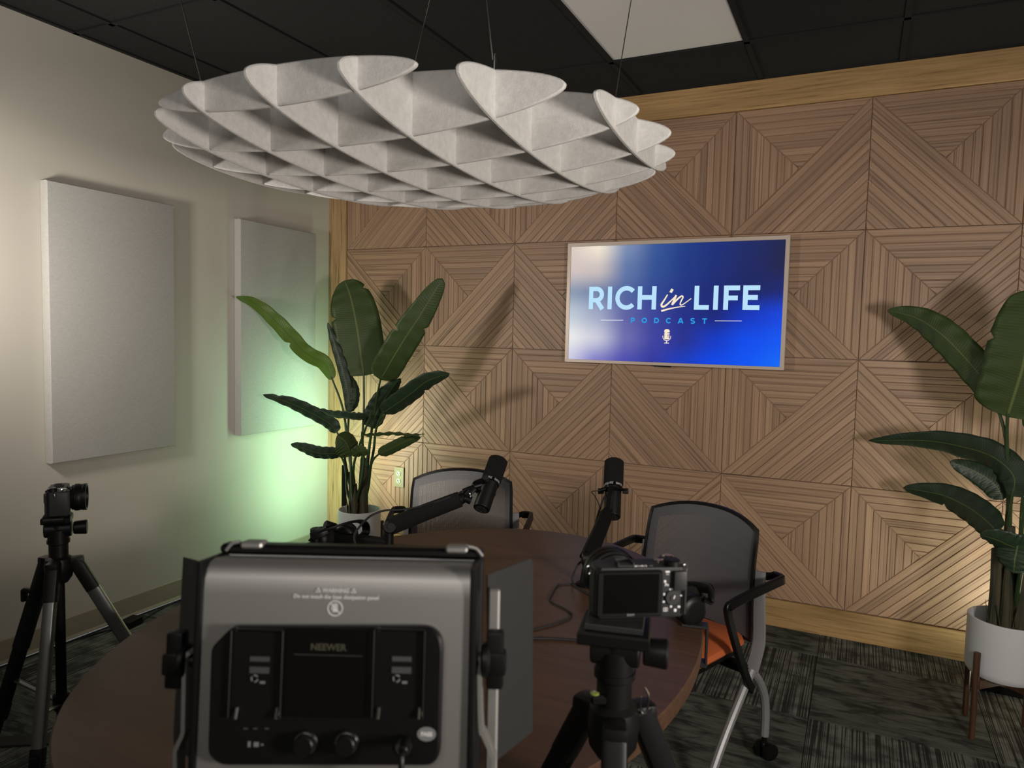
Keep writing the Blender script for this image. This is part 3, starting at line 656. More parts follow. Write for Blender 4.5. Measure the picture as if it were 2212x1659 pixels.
leaf(pl_, [(800, 898, -.56), (775, 905, -.58), (748, 902, -.60), (715, 898, -.60), (687, 884, -.60)], .038, M_leafd, roll=1.0, fold=.5, stem=st(-.01, -.03, .25, (765, 1000, -.50)))
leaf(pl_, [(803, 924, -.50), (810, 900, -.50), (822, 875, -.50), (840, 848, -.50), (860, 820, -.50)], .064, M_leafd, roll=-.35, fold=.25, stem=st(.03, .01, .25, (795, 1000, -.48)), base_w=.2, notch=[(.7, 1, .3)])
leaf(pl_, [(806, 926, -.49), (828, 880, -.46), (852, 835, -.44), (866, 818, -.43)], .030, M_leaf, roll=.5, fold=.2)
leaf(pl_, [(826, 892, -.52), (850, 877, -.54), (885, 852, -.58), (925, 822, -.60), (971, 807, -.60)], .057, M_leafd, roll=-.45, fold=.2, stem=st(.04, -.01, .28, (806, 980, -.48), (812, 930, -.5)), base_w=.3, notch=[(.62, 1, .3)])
leaf(pl_, [(782, 938, -.62), (810, 937, -.63), (850, 935, -.64), (885, 938, -.65), (917, 938, -.65)], .028, M_leaf, roll=1.25, fold=.15, stem=st(.01, -.04, .2, (786, 1010, -.54)))
leaf(pl_, [(733, 978, -.54), (715, 980, -.56), (685, 978, -.58), (655, 968, -.60), (628, 960, -.61)], .040, M_leafd, roll=.5, fold=.25, stem=st(-.04, -.02, .16, (750, 1060, -.50), (746, 1010, -.52)))
leaf(pl_, [(758, 985, -.60), (752, 965, -.62), (742, 950, -.64), (728, 941, -.66)], .075, M_leaf, roll=-.5, fold=.25, base_w=.3, stem=st(-.01, -.04, .15, (760, 1050, -.54)))
leaf(pl_, [(762, 985, -.60), (775, 975, -.60), (785, 974, -.60), (794, 972, -.60)], .035, M_leaf, roll=-.4, fold=.2)
leaf(pl_, [(818, 981, -.56), (838, 972, -.58), (862, 960, -.60), (885, 950, -.61), (908, 944, -.62)], .034, M_leaf, roll=-.3, fold=.15, stem=st(.045, -.02, .15, (796, 1050, -.50), (803, 1000, -.54)))
# right plant
PX, PY = 3.593, -.66; ZR = .44
planter('r', PX, PY, math.pi/4, 'under the right plant', zrim=.44, zbot=.225)
pl_ = thing('potted_banana_plant', 'tall broad-leaved plant in white pot at the right edge of the photo', 'plant', (PX, PY, ZR-.07), 'tall plants by the slatted wall')
z0 = ZR-.062
trunks(pl_, PX, PY, z0, [(-.040, -.02, .32, .025), (-.005, .02, .40, .027), (.035, -.03, .35, .025), (.03, .03, .30, .022), (-.01, -.045, .26, .021)])
leaf(pl_, [(2150, 868, -.60), (2120, 815, -.56), (2070, 757, -.48), (2025, 715, -.42), (1975, 685, -.34), (1917, 671, -.27)], .066, M_leaf, roll=.35, fold=.15, stem=st(-.03, 0, .35, (2178, 1100, -.62), (2173, 950, -.62)), base_w=.35, tipp=.8)
leaf(pl_, [(2176, 900, -.64), (2192, 850, -.66), (2212, 780, -.68), (2222, 700, -.68), (2222, 625, -.66)], .128, M_leaf, roll=.15, fold=.1, stem=st(-.01, 0, .35, (2182, 1100, -.63), (2176, 980, -.63)), base_w=.2, tipp=.5, notch=[(.66, 1, .25), (.66, -1, .25)])
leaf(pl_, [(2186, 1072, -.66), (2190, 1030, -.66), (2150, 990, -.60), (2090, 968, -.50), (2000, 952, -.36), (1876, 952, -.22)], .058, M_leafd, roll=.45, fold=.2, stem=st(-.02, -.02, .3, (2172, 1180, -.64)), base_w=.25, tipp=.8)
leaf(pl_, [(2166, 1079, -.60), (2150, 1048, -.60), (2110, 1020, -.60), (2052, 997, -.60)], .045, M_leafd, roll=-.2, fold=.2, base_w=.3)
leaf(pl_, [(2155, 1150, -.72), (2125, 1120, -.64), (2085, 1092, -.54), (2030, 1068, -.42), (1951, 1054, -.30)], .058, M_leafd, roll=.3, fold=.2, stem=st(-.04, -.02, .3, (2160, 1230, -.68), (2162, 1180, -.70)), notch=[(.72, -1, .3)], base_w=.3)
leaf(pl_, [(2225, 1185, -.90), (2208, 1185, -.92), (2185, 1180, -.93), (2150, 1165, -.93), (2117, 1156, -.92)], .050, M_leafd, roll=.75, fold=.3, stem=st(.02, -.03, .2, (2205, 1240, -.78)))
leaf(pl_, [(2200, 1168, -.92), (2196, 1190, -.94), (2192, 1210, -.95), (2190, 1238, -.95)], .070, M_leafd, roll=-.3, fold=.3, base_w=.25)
leaf(pl_, [(2235, 940, -.62), (2285, 860, -.66), (2340, 780, -.70), (2390, 720, -.72)], .07, M_leaf, roll=-.3, fold=.15, stem=st(.03, 0, .35, (2212, 1060, -.62)))
leaf(pl_, [(2245, 1060, -.66), (2290, 1010, -.70), (2350, 980, -.74), (2420, 975, -.78)], .055, M_leafd, roll=-.5, fold=.2, stem=st(.03, -.02, .3, (2220, 1140, -.64)))
# ================================================================ corner wash lights
t = thing('standing_led_tube', 'slim black standing light tube glowing green in the left corner behind the plant', 'light', (.300, -.385, 0))
q = MB(); q.lathe([(.055, 0), (.055, .008), (.012, .014), (.012, .03)], (.300, -.385, 0), n=24); obj('tube_base', q, M_blk, t)
q = MB(); q.box((.300, -.385, .33), (.022, .022, .61), bev=.002, seg=1); obj('tube_housing', q, M_blk, t)
q = MB(); q.box((.2875, -.380, .34), (.004, .016, .54)); obj('light_strip', q, M_lit, t, False)
t = thing('floor_light_bar', 'low black light bar lying on the carpet behind the right plant', 'light', (3.8, -.29, 0))
q = MB(); q.box((3.83, -.29, .018), (.56, .045, .034), rot=Matrix.Rotation(-.05, 3, 'Z'), bev=.003, seg=1); obj('bar_housing', q, M_blk, t)
q = MB(); q.box((3.95, -.275, .037), (.24, .025, .003), rot=Matrix.Rotation(-.05, 3, 'Z')); obj('light_strip', q, M_lit, t, False)
# ================================================================ tripods and cameras
def legdir(H_, q, tan, side):  # helper for feet
    pass
def tripod(label, hub, az, foot_r, colz, head_top, yaw, style, z_split=.45):
    t = thing('camera_tripod', label, 'tripod', (hub.x, hub.y, 0), 'camera tripods'); hx, hy, hz = hub
    q = MB(); q.lathe([(.020, -.045), (.030, -.030), (.033, 0), (.030, .018), (.022, .024), (.022, .055), (.026, .058), (.026, .066)], hub, n=24); obj('tripod_collar', q, M_blk, t)
    q = MB(); q.cyl((hx, hy, hz-.42 if style else hz-.36), (hx, hy, hz-.01), .0125, n=16); obj('centre_column', q, M_blkm, t)
    zs = hz-.36; q = MB(); q.lathe([(.017, -.02), (.02, -.015), (.02, .02), (.014, .025)], (hx, hy, zs), n=16); sp = obj('spreader_hub', q, M_blk, t)
    for n_, a in enumerate(az):
        fr = foot_r[n_]; d = Vector((math.cos(a), math.sin(a), 0)); p0 = hub+d*.040+Vector((0, 0, .0)); foot = Vector((hx, hy, 0))+d*fr+Vector((0, 0, .014)); dv = (foot-p0); L = dv.length; dv.normalize()
        sd = Vector((-d.y, d.x, 0))
        q = MB(); q.box(hub+d*.036+Vector((0, 0, .004)), (.040, .030, .030), rot=Matrix.Rotation(a, 3, 'Z'), bev=.008, seg=2)
        q.sweep([p0-dv*.012, p0+dv*.02, p0+dv*.078], [(x_*.9, y_*.9) for x_, y_ in rrect(.036, .034, .008, 2)], up=sd); kn = obj('leg_knuckle', q, M_blk, t)
        q = MB(); q.sweep([p0+dv*.070, p0+dv*(L*z_split)], rrect(.031, .026, .006, 2), up=sd); lg = obj('leg', q, M_gun if (n_ in style) else M_blkm, t)
        q = MB(); q.sweep([p0+dv*(L*z_split), p0+dv*(L*.98)], rrect(.024, .020, .004, 2), up=sd); obj('lower_tube', q, M_blkm, lg)
        q = MB(); q.sweep([p0+dv*(L*z_split-.028), p0+dv*(L*z_split+.020)], rrect(.034, .030, .006, 2), up=sd); q.box(p0+dv*(L*z_split-.004)+d*.018, (.012, .020, .030), rot=Matrix.Rotation(a, 3, 'Z'), bev=.003, seg=1); obj('leg_lock', q, M_blk, lg)
        q = MB(); q.sweep([p0+dv*(L*.96), foot+Vector((0, 0, -.006))], rrect(.026, .026, .006, 2), up=sd); obj('rubber_foot', q, M_rub, lg)
        if style and n_ == 1:
            q = MB(); q.lathe([(.015, 0), (.020, .004), (.020, .150), (.015, .154)], p0+dv*.10, dv, 16); obj('foam_grip', q, M_foam, lg)
            q = MB(); q.box(p0+dv*.085+d*.030, (.034, .014, .012), rot=Matrix.Rotation(a, 3, 'Z'), bev=.003, seg=1); q.box(p0+dv*.100+d*.040, (.010, .018, .034), rot=Matrix.Rotation(a, 3, 'Z'), bev=.003, seg=1); obj('leg_clip', q, M_blk, lg)
        mid_ = p0+dv*(L*.40); q = MB(); q.bar([Vector((hx, hy, zs))+d*.015, mid_], .012, .006, 1); obj('spreader_arm', q, M_gun, sp)
    if not style:
        lv = atd(1278, 1497, (hub-CAM).dot(AF)-.012); q = MB(); q.box(lv+Vector((.012, .006, -.006)), (.030, .018, .012), rot=Matrix.Rotation(YAW, 3, 'Z'), bev=.003, seg=1); lvl = obj('level_housing', q, M_blk, t)
        q = MB(); q.lathe([(.0058, 0), (.0058, .0010), (.004, .0016)], lv+Vector((.004, 0, .0002)), n=20); obj('spirit_level', q, M_lvl, lvl, label='green bubble level')
        c3 = atd(1392, 1512, (hub-CAM).dot(AF)-.01); q = MB(); q.tube([c3+Vector((0, 0, .016)), c3+AR*.005+Vector((0, 0, .004)), c3+AR*.003-Vector((0, 0, .016)), c3-AR*.004-Vector((0, 0, .014)), c3-AR*.004+Vector((0, 0, .004))], .0014, 8, 4); obj('steel_clip', q, M_chr, t)
    # pan head
    zz = head_top; fw = Vector((math.cos(yaw), math.sin(yaw), 0)); sdv = Vector((-fw.y, fw.x, 0)); RZ = Matrix.Rotation(yaw, 3, 'Z')
    q = MB(); q.lathe([(.024, 0), (.024, .028), (.021, .031), (.021, .040)], (hx, hy, hz+.064), n=24); obj('pan_base', q, M_blk, t)
    c = Vector((hx, hy, zz-.045)); q = MB(); q.cyl(c-sdv*.030, c+sdv*.030, .021, n=24, ch=.002); hd = obj('tilt_joint', q, M_blk, t)
    q = MB(); q.cyl(c-sdv*.034, c-sdv*.064, .0165, .0185, n=24, ch=.002); obj('tilt_knob', q, M_blk, hd)
    q = MB(); pw = 1.0 if style else 1.32; q.prism([Vector((hx, hy, zz-.024))+fw*(a_*.040*pw)+sdv*(b_*.032*pw) for a_, b_ in [(-1, -1), (.35, -1), (.8, -.75), (1, -.3), (1.05, 0), (1, .3), (.8, .75), (.35, 1), (-1, 1)]], (0, 0, .016), .0025); q.cyl(Vector((hx, hy, zz-.014))-fw*.034-sdv*.02, Vector((hx, hy, zz-.014))-fw*.034+sdv*.028, .0115, n=16, ch=.002); obj('head_platform', q, M_blk, t)
    q = MB(); q.prism([Vector((hx, hy, zz-.0075))+fw*(a_*.034*pw)+sdv*(b_*.026*pw) for a_, b_ in [(-1, -1), (.4, -1), (.8, -.7), (1, 0), (.8, .7), (.4, 1), (-1, 1)]], (0, 0, .0072), .001); obj('quick_release_plate', q, M_grey, t)
    q = MB(); q.box(Vector((hx, hy, zz-.017))+sdv*.030-fw*.008, (.030, .006, .008), rot=RZ, bev=.002, seg=1); obj('release_lever', q, M_chr, t)
    return t, sdv, fw
def camera_body(label, base, yaw, lens_r, lens_l):
    """base: bottom centre, lens looks along yaw"""
    t = thing('mirrorless_camera', label, 'camera', tuple(base), 'mirrorless cameras on tripods')
    f = Vector((math.cos(yaw), math.sin(yaw), 0)); r = Vector((f.y, -f.x, 0)); u = Vector((0, 0, 1)); B = Vector(base)
    T4 = Matrix((r, f, u)).transposed().to_4x4(); T4.translation = B   # local x right (seen from behind), y forward, z up
    def part(n, fn, m, par=t, **k):
        q = MB(); q.M = T4; fn(q); return obj(n, q, m, par, **k)
    def body(q):
        pr = [(-.0575+.006, -.019), (-.0575, -.012), (-.0575, .010), (-.050, .017), (.032, .017), (.040, .030), (.052, .030), (.0575, .022), (.0575, -.012), (.052, -.019)]
        rs = []
        for z, s_ in ((0, .97), (.002, 1), (.055, 1), (.060, .985), (.0615, .96)): rs.append([q._v((x*s_, y*s_, z)) for x, y in pr])
        for a, b in zip(rs, rs[1:]): q.bridge(a, b)
        q.face(rs[0][::-1]); q.face(rs[-1])
    bd = part('camera_body', body, M_cupd)
    part('flip_screen', lambda q: (q.box((-.0155, -.0225, .0315), (.080, .007, .056), bev=.0015, seg=1), q.box((-.0535, -.0215, .0315), (.006, .009, .054), bev=.0015, seg=1)), M_blk)
    part('screen_glass', lambda q: q.box((-.0145, -.0262, .0325), (.068, .0008, .048)), M_scr)
    part('thumb_grip', lambda q: (q.box((.0475, -.0215, .046), (.016, .006, .024), bev=.002, seg=2), q.box((.0545, -.0205, .028), (.004, .005, .050), bev=.0015, seg=1)), M_cupd)
    part('mode_dial', lambda q: q.lathe([(.0092, 0), (.0105, .001), (.0105, .007), (.0085, .0085)], (.041, -.008, .0605), (0, 0, 1), 28), M_blk)
    part('shutter_button', lambda q: (q.lathe([(.0075, 0), (.0075, .004), (.0055, .0055)], (.045, .018, .0605), n=20), q.lathe([(.004, 0), (.004, .003)], (.029, .006, .0605), n=16)), M_chr)
    part('hot_shoe', lambda q: (q.box((-.018, -.004, .0622), (.020, .018, .0015)), q.box((-.0275, -.004, .0640), (.0015, .018, .004)), q.box((-.0085, -.004, .0640), (.0015, .018, .004)), q.box((-.018, .006, .0640), (.020, .002, .004))), M_grey)
    for sx_ in (-1, 1): part('strap_ring', lambda q: q.sweep([(sx_*.0585+sx_*.003*math.sin(a)+sx_*.003, .0, .054+.005*math.cos(a)) for a in [k*math.pi/6 for k in range(13)]], [(.0007*math.cos(b), .0007*math.sin(b)) for b in [k*math.pi/3 for k in range(6)]]), M_chr)
    lx = -.019
    ln = part('lens_barrel', lambda q: q.lathe([(.0285, 0), (.0285, .008), (lens_r*.94, .010), (lens_r*.94, lens_l*.35), (lens_r, lens_l*.38), (lens_r, lens_l*.60), (lens_r*.985, lens_l*.62), (lens_r*.985, lens_l*.80), (lens_r*1.01, lens_l*.82), (lens_r*1.01, lens_l), (lens_r*.86, lens_l), (lens_r*.80, lens_l-.006), (.004, lens_l-.009)], (lx, .017, .030), (0, 1, 0), 40), M_blk)
    part('front_element', lambda q: q.lathe([(lens_r*.74, 0), (lens_r*.6, .004), (lens_r*.3, .007), (.001, .008)], (lx, .017+lens_l-.0135, .030), (0, 1, 0), 32), M_glass, ln)
    part('focus_ring', lambda q: [q.lathe([(lens_r*1.012, 0), (lens_r*1.012, .0016)], (lx, .017+lens_l*.38+.0026*k, .030), (0, 1, 0), 40, cap=True) for k in range(4)], M_blkm, ln)
    part('control_wheel', lambda q: (q.lathe([(.0095, 0), (.0095, .0022), (.0085, .003)], (.0395, -.019, .0245), (0, -1, 0), 28), q.lathe([(.0035, 0), (.0035, .004)], (.0395, -.019, .0245), (0, -1, 0), 20)), M_grey)
    btn = [(.0320, .0565, .0060, .0024), (.0292, .0445, .0032, .0034), (.0372, .0345, .0052, .0022), (.0288, .0285, .0030, .0030), (.0505, .0265, .0036, .0020), (.0286, .0192, .0034, .0026), (.0380, .0130, .0030, .0030), (.0480, .0125, .0038, .0028), (.0435, .0082, .0036, .0038)]
    part('button_marks', lambda q: [q.box((x, -.0193, z), (w_, .0012, h_), bev=.0006, seg=1) for x, z, w_, h_ in btn], M_white)
    part('wheel_pointer', lambda q: q.box((.0405, -.0232, .0262), (.0012, .0006, .0042), rot=Matrix.Rotation(.3, 3, 'Y')), M_white)
    part('play_mark', lambda q: (q.box((.0312, -.0193, .0116), (.0052, .001, .0006)), q.box((.0312, -.0193, .0076), (.0052, .001, .0006)), q.box((.0288, -.0193, .0096), (.0006, .001, .0046)), q.box((.0336, -.0193, .0096), (.0006, .001, .0046)), q.box((.0314, -.0193, .0096), (.0014, .001, .0016))), M_white)
    W_ = lambda x, y, z: T4 @ Vector((x, y, z))
    text('lettering', 'Fn', .0050, M_white, t, W_(.0315, -.0199, .0405), r, u, .02)
    text('lettering', 'SONY', .0036, M_dim, t, W_(-.0145, -.0268, .0066), r, u, .03)
    text('lettering', 'ZV-E10', .0052, M_white, t, W_(.0005, -.0115, .0619), r, f, .03)
    text('lettering', '4K', .0036, M_dim, t, W_(.0135, -.0115, .0619), r, f, .02)
    text('lettering', 'ON/OFF', .0032, M_white, t, W_(.031, .012, .0619), r, f, .03)
    text('lettering', 'MENU', .0014, M_white, t, W_(.0320, -.0199, .0535), r, u, .02)
    return t
# right tripod (close to the viewer)
HR = atd(1322, 1488, .92); HR = Vector((HR.x, HR.y, .985))
a0 = math.atan2(CAM.y-HR.y, CAM.x-HR.x)
cb_ = atd(1383, 1334, .875)  # bottom rear edge of the camera
yawR = math.radians(90)+YAW+.12
fR = Vector((math.cos(yawR), math.sin(yawR), 0))
baseR = Vector((cb_.x, cb_.y, cb_.z))+fR*.019
hubR = Vector((baseR.x-.012, baseR.y+.004, 0)); px_t = atd(1330, 1400, dep(baseR)); hubR = Vector((px_t.x, px_t.y, baseR.z-.139+.0))
tripod('black tripod on the right in the foreground holding the camera with the dark rear screen', hubR, [a0+.05, a0-2.15, a0+2.05], [.46, .50, .46], 0, baseR.z-.0005, yawR-math.pi/2+math.pi/2-.35, (), .40)
camera_body('camera seen from behind with blank rear screen, on the right foreground tripod', baseR, yawR, .035, .046)
# left tripod
cbl = atd(125, 1104, 1.82); yawL = math.radians(50)
hubL = Vector((cbl.x, cbl.y, cbl.z-.139))
baseL = Vector((cbl.x+.006, cbl.y, cbl.z))
tripod('black and silver tripod on the left by the wall holding the camera pointing right', hubL, [math.radians(-50), math.radians(190), math.radians(52)], [.27, .36, .44], 0, baseL.z-.0005, yawL+math.pi/2, (0, 2), .52)
camera_body('camera in profile with its lens pointing right, on the left tripod', baseL, yawL, .034, .042)
# ================================================================ foreground studio light
LD = .67; P0 = atd(730, 1430, LD); LPIT = -.135; LY = YAW-.03
lf = Vector((-math.sin(LY)*math.cos(LPIT), math.cos(LY)*math.cos(LPIT), math.sin(LPIT))); lr_ = Vector((math.cos(LY), math.sin(LY), 0)).normalized(); lr_ = (lr_*math.cos(.01)+lr_.cross(lf)*math.sin(.01)).normalized(); lu = lr_.cross(lf)
lamp = thing('led_panel_light', 'large silver-backed studio light panel with barn doors in the centre foreground', 'studio light', (P0.x, P0.y, .94))
def LP(cx, cy, off=0):   # point on the plane 'off' in front (+ = towards the wall) of the rear face, from crop coordinates
    d = ray(340+cx/2.633, 1150+cy/2.633); o_ = P0+lf*off; return CAM+d*((o_-CAM).dot(lf)/d.dot(lf))
LM = Matrix((lr_, lf, lu)).transposed().to_4x4(); LM.translation = P0
LI = LM.inverted()
def loc(cx, cy, off=0): return LI @ LP(cx, cy, off)
tl, trr = loc(275, 165), loc(1782, 165); xl, xr, zt_ = tl.x, trr.x, tl.z; zb_ = zt_-.275; xc = (xl+xr)/2; wd = xr-xl
def lpart(n, fn, m, par=lamp, **k):
    q = MB(); q.M = LM; fn(q); return obj(n, q, m, par, **k)
def lpoly(q, pts, y0, y1, ch=.0): q.prism([(x, y0, z) for x, z in pts], (0, y1-y0, 0), ch)
# aluminium rear shell with rolled top edge
def shell(q):
    pr = [(.045, zt_-.002), (.020, zt_), (.010, zt_-.002), (.004, zt_-.007), (.0, zt_-.016), (-.001, zt_-.03), (0, zb_+.02), (.004, zb_+.008), (.012, zb_), (.045, zb_)]
    a = [q._v((xl, y, z)) for y, z in pr]; b = [q._v((xr, y, z)) for y, z in pr]
    q.bridge(a, b); q.face(a); q.face(b[::-1])
lpart('rear_shell', shell, M_sil)
for x_, s_ in ((xl-.0034, 1), (xr+.0034, 1)): lpart('side_bezel', lambda q: q.box((x_, .024, (zt_+zb_)/2-.001), (.0065, .058, zt_-zb_+.004), bev=.0025, seg=2), M_blk)
lpart('front_bezel', lambda q: (q.box((xc, .058, zt_+.004), (wd+.016, .022, .010), bev=.003, seg=1), q.box((xc, .058, zb_-.004), (wd+.016, .022, .010), bev=.003, seg=1), q.box((xl-.004, .058, (zt_+zb_)/2), (.008, .022, zt_-zb_), bev=.003, seg=1), q.box((xr+.004, .058, (zt_+zb_)/2), (.008, .022, zt_-zb_), bev=.003, seg=1)), M_blk)
lpart('diffuser', lambda q: q.box((xc, .058, (zt_+zb_)/2), (wd+.008, .008, zt_-zb_-.004)), M_diff, smooth=False)
# barn doors
f1, f2, f3, f4 = loc(470, 118, .070), loc(1670, 118, .070), loc(1705, 78, .130), loc(492, 74, .130)
lpart('barn_door', lambda q: q.prism([(f1.x, .070, f1.z), (f2.x, .070, f2.z), (f3.x, .130, f3.z), (f4.x, .130, f4.z)], (0, -.0004, -.0016), 0), M_door)
lpart('door_hinge', lambda q: (q.box((xc, .060, (f1.z+zt_)/2+.001), (f2.x-f1.x, .010, abs(f1.z-zt_)+.004), bev=.001, seg=1), q.cyl((f1.x+.02, .066, f1.z+.001), (f1.x+.05, .066, f1.z+.001), .003, n=10), q.cyl((f2.x-.05, .066, f1.z+.001), (f2.x-.02, .066, f1.z+.001), .003, n=10)), M_blk)
lpart('barn_door', lambda q: q.prism([(xl+.024, .070, zb_-.012), (xr-.024, .070, zb_-.012), (xr-.010, .146, zb_-.045), (xl+.010, .146, zb_-.045)], (0, -.0004, -.0016), 0), M_door)
d1, d2, d3, d4 = loc(1872, 240, .07), loc(2132, 130, .135), loc(2128, 1130, .135), loc(1880, 1330, .07)
lpart('barn_door', lambda q: q.prism([(d1.x, .070, d1.z), (d2.x-.002, .133, d2.z-.003), (d2.x, .135, d2.z-.012), (d3.x, .135, d3.z), (d4.x, .070, d4.z)], (.0012, -.0012, 0), 0), M_door)
lpart('door_hinge', lambda q: q.box(((xr+.0195), .064, (zt_+zb_)/2-.0), (.012, .006, .21), bev=.002, seg=1), M_sil)
e1, e2, e3, e4 = loc(238, 190, .07), loc(155, 140, .13), loc(100, 1120, .13), loc(160, 1260, .07)
lpart('barn_door', lambda q: q.prism([(xl-.016, .070, e1.z), (e2.x, .130, e2.z), (e3.x, .130, e3.z), (e3.x+.006, .120, e3.z-.012), (xl-.016, .070, e4.z-.02)], (-.0012, -.0012, 0), 0), M_door)
for x_ in (xl+.026, xr-.018): lpart('corner_bracket', lambda q: (q.box((x_, .052, zt_+.009), (.022, .020, .007), bev=.002, seg=1), q.tube([(x_+.012*(1 if x_ > xc else -1), .045, zt_+.012), (x_+.020*(1 if x_ > xc else -1), .045, zt_+.010), (x_+.026*(1 if x_ > xc else -1), .045, zt_+.003)], .0018, 8)), M_sil)
# black control box
bx = [(330, 640), (400, 570), (450, 520), (1560, 520), (1620, 570), (1632, 640), (1615, 1240), (1570, 1300), (380, 1298), (312, 1240)]
bp = [loc(a, b) for a, b in bx]
def smooth_poly(pts, r=.006):
    out = []; n = len(pts)
    for i in range(n):
        p, a, b = Vector(pts[i]), Vector(pts[i-1]), Vector(pts[(i+1) % n]); da, db = (a-p), (b-p); ra = min(r, da.length*.45); rb = min(r, db.length*.45)
        A, B = p+da.normalized()*ra, p+db.normalized()*rb
        for k in range(4): t_ = k/3; out.append(A*(1-t_)**2+p*2*t_*(1-t_)+B*t_*t_)
    return out
bo = smooth_poly([(p.x, p.z) for p in bp])
cbx = lpart('control_box', lambda q: lpoly(q, bo, 0, -.011, .0025), M_blk)
def rect(a, b, c, d, off=-.0115): p, r2 = loc(a, b, off), loc(c, d, off); return (p.x+r2.x)/2, (p.z+r2.z)/2, abs(r2.x-p.x), abs(p.z-r2.z)
for (a, c) in ((428, 700), (1236, 1510)):
    x_, z_, w_, h_ = rect(a, 548, c, 1060)
    lpart('battery_bay', lambda q: (q.box((x_-w_/2, -.013, z_), (.0016, .004, h_), bev=.0006, seg=1), q.box((x_+w_/2, -.013, z_), (.0016, .004, h_), bev=.0006, seg=1), q.box((x_, -.013, z_+h_/2), (w_, .004, .0016), bev=.0006, seg=1)), M_blk, cbx)
    for cx_ in (a+22, c-20):
        p = loc(cx_, 1030, -.0125); lpart('battery_contact', lambda q: (q.cyl((p.x, -.012, p.z+.005), (p.x, -.0155, p.z-.004), .0014, n=8)), M_chr, cbx)
    p = loc(a+22, 552, -.0125); lpart('battery_latch', lambda q: q.lathe([(.0022, 0), (.0022, .002), (.001, .003)], (p.x, -.0115, p.z), (0, -1, 0), 12), M_grey, cbx)
    x1_, z1_, w1, h1 = rect(a+100, 700, a+208, 790)
    lpart('battery_label', lambda q: (q.box((x1_, -.0117, z1_+.004), (w1, .0006, h1*.32)), q.box((x1_, -.0117, z1_-.006), (w1, .0006, h1*.42))), M_dim2, cbx, smooth=False)
    p = loc(a+124, 832, -.0125)
    def recy(q):
        for k in range(3):
            b_ = k*2*math.pi/3+.5
            pts = [(p.x+.0030*math.cos(b_+s_), -.0121, p.z+.0030*math.sin(b_+s_)) for s_ in (0, .5, 1.0, 1.45)]
            q.sweep(pts, [(-.0007, -.0002), (.0007, -.0002), (.0007, .0002), (-.0007, .0002)], up=(0, 1, 0), scale=lambda t_: 1 if t_ < .7 else 1.7-t_)
    lpart('recycling_mark', recy, M_dim, cbx, smooth=False)
    x2_, z2_, w2, h2 = rect(a+156, 845, a+185, 860); lpart('label_dash', lambda q: q.box((x2_, -.0119, z2_), (w2, .0005, h2)), M_dim, cbx, smooth=False)
x_, z_, w_, h_ = rect(735, 545, 1180, 1060); lpart('display_window', lambda q: q.box((x_, -.0112, z_), (w_, .001, h_), bev=.0003, seg=1), M_scr, cbx)
x_, z_, w_, h_ = rect(780, 690, 1165, 705); lpart('display_line', lambda q: q.box((x_, -.0121, z_), (w_, .0005, h_*.6)), M_dim2, cbx, smooth=False)
text('brand_lettering', 'NEEWER', .0084, mat('dull_gold_print', (.055, .052, .032, 1), .5), cbx, LM @ Vector((loc(972, 655, -.0122).x, -.0122, loc(972, 655, -.0122).z)), lr_, lu, .02)
for cx_ in (830, 1066):
    p = loc(cx_, 1215, -.02); q_ = lpart('control_knob', lambda q: q.lathe([(.0110, 0), (.0110, .003), (.0095, .0045), (.0092, .011), (.0080, .0122)], (p.x, -.0105, p.z), (0, -1, 0), 32), M_blk, cbx)
    lpart('knob_ring', lambda q: q.lathe([(.0100, 0), (.0104, .0010), (.0100, .002)], (p.x, -.0140, p.z), (0, -1, 0), 32), M_chr, q_)
p = loc(1530, 1150, -.0125); lpart('oval_sticker', lambda q: lpoly(q, [(p.x+.0086*math.cos(a), p.z+.0063*math.sin(a)) for a in [k*math.pi/12 for k in range(24)]], -.0112, -.0118), M_dim, cbx, smooth=False)
text('sticker_lettering', 'PASS', .0050, M_white, cbx, LM @ Vector((p.x, -.0121, p.z)), lr_, lu, .03)
for cx_ in (500, 555, 620):
    p = loc(cx_, 1118, -.0125); lpart('indicator_mark', lambda q: q.box((p.x, -.0117, p.z), (.004, .0005, .0012)), M_dim2, cbx, smooth=False)
p = loc(520, 1207, -.0125); lpart('port_mark', lambda q: (q.box((p.x, -.0117, p.z), (.0025, .0005, .005)), q.box((p.x+.0065, -.0117, p.z), (.0045, .0005, .0042)), q.box((p.x+.012, -.0117, p.z), (.0022, .0005, .0014))), M_dim, cbx, smooth=False)
p = loc(1400, 1222, -.0125); lpart('power_socket', lambda q: q.lathe([(.0075, 0), (.0075, .002), (.0045, .002), (.004, .001)], (p.x, -.0108, p.z), (0, -1, 0), 24), M_grey, cbx)
p0_, p1_ = loc(1400, 1222, -.03), loc(1400, 1339, -.03)
lpart('power_plug', lambda q: q.cyl((p0_.x, -.013, p0_.z), (p0_.x, -.034, p0_.z-.002), .0042, n=16, ch=.001), M_blk, cbx)
lpart('power_lead', lambda q: q.tube([(p0_.x, -.032, p0_.z-.002), (p0_.x, -.039, p0_.z-.010), (p0_.x, -.038, p0_.z-.05), (p0_.x+.003, -.03, p0_.z-.16)], .0026, 10), M_blk, cbx)
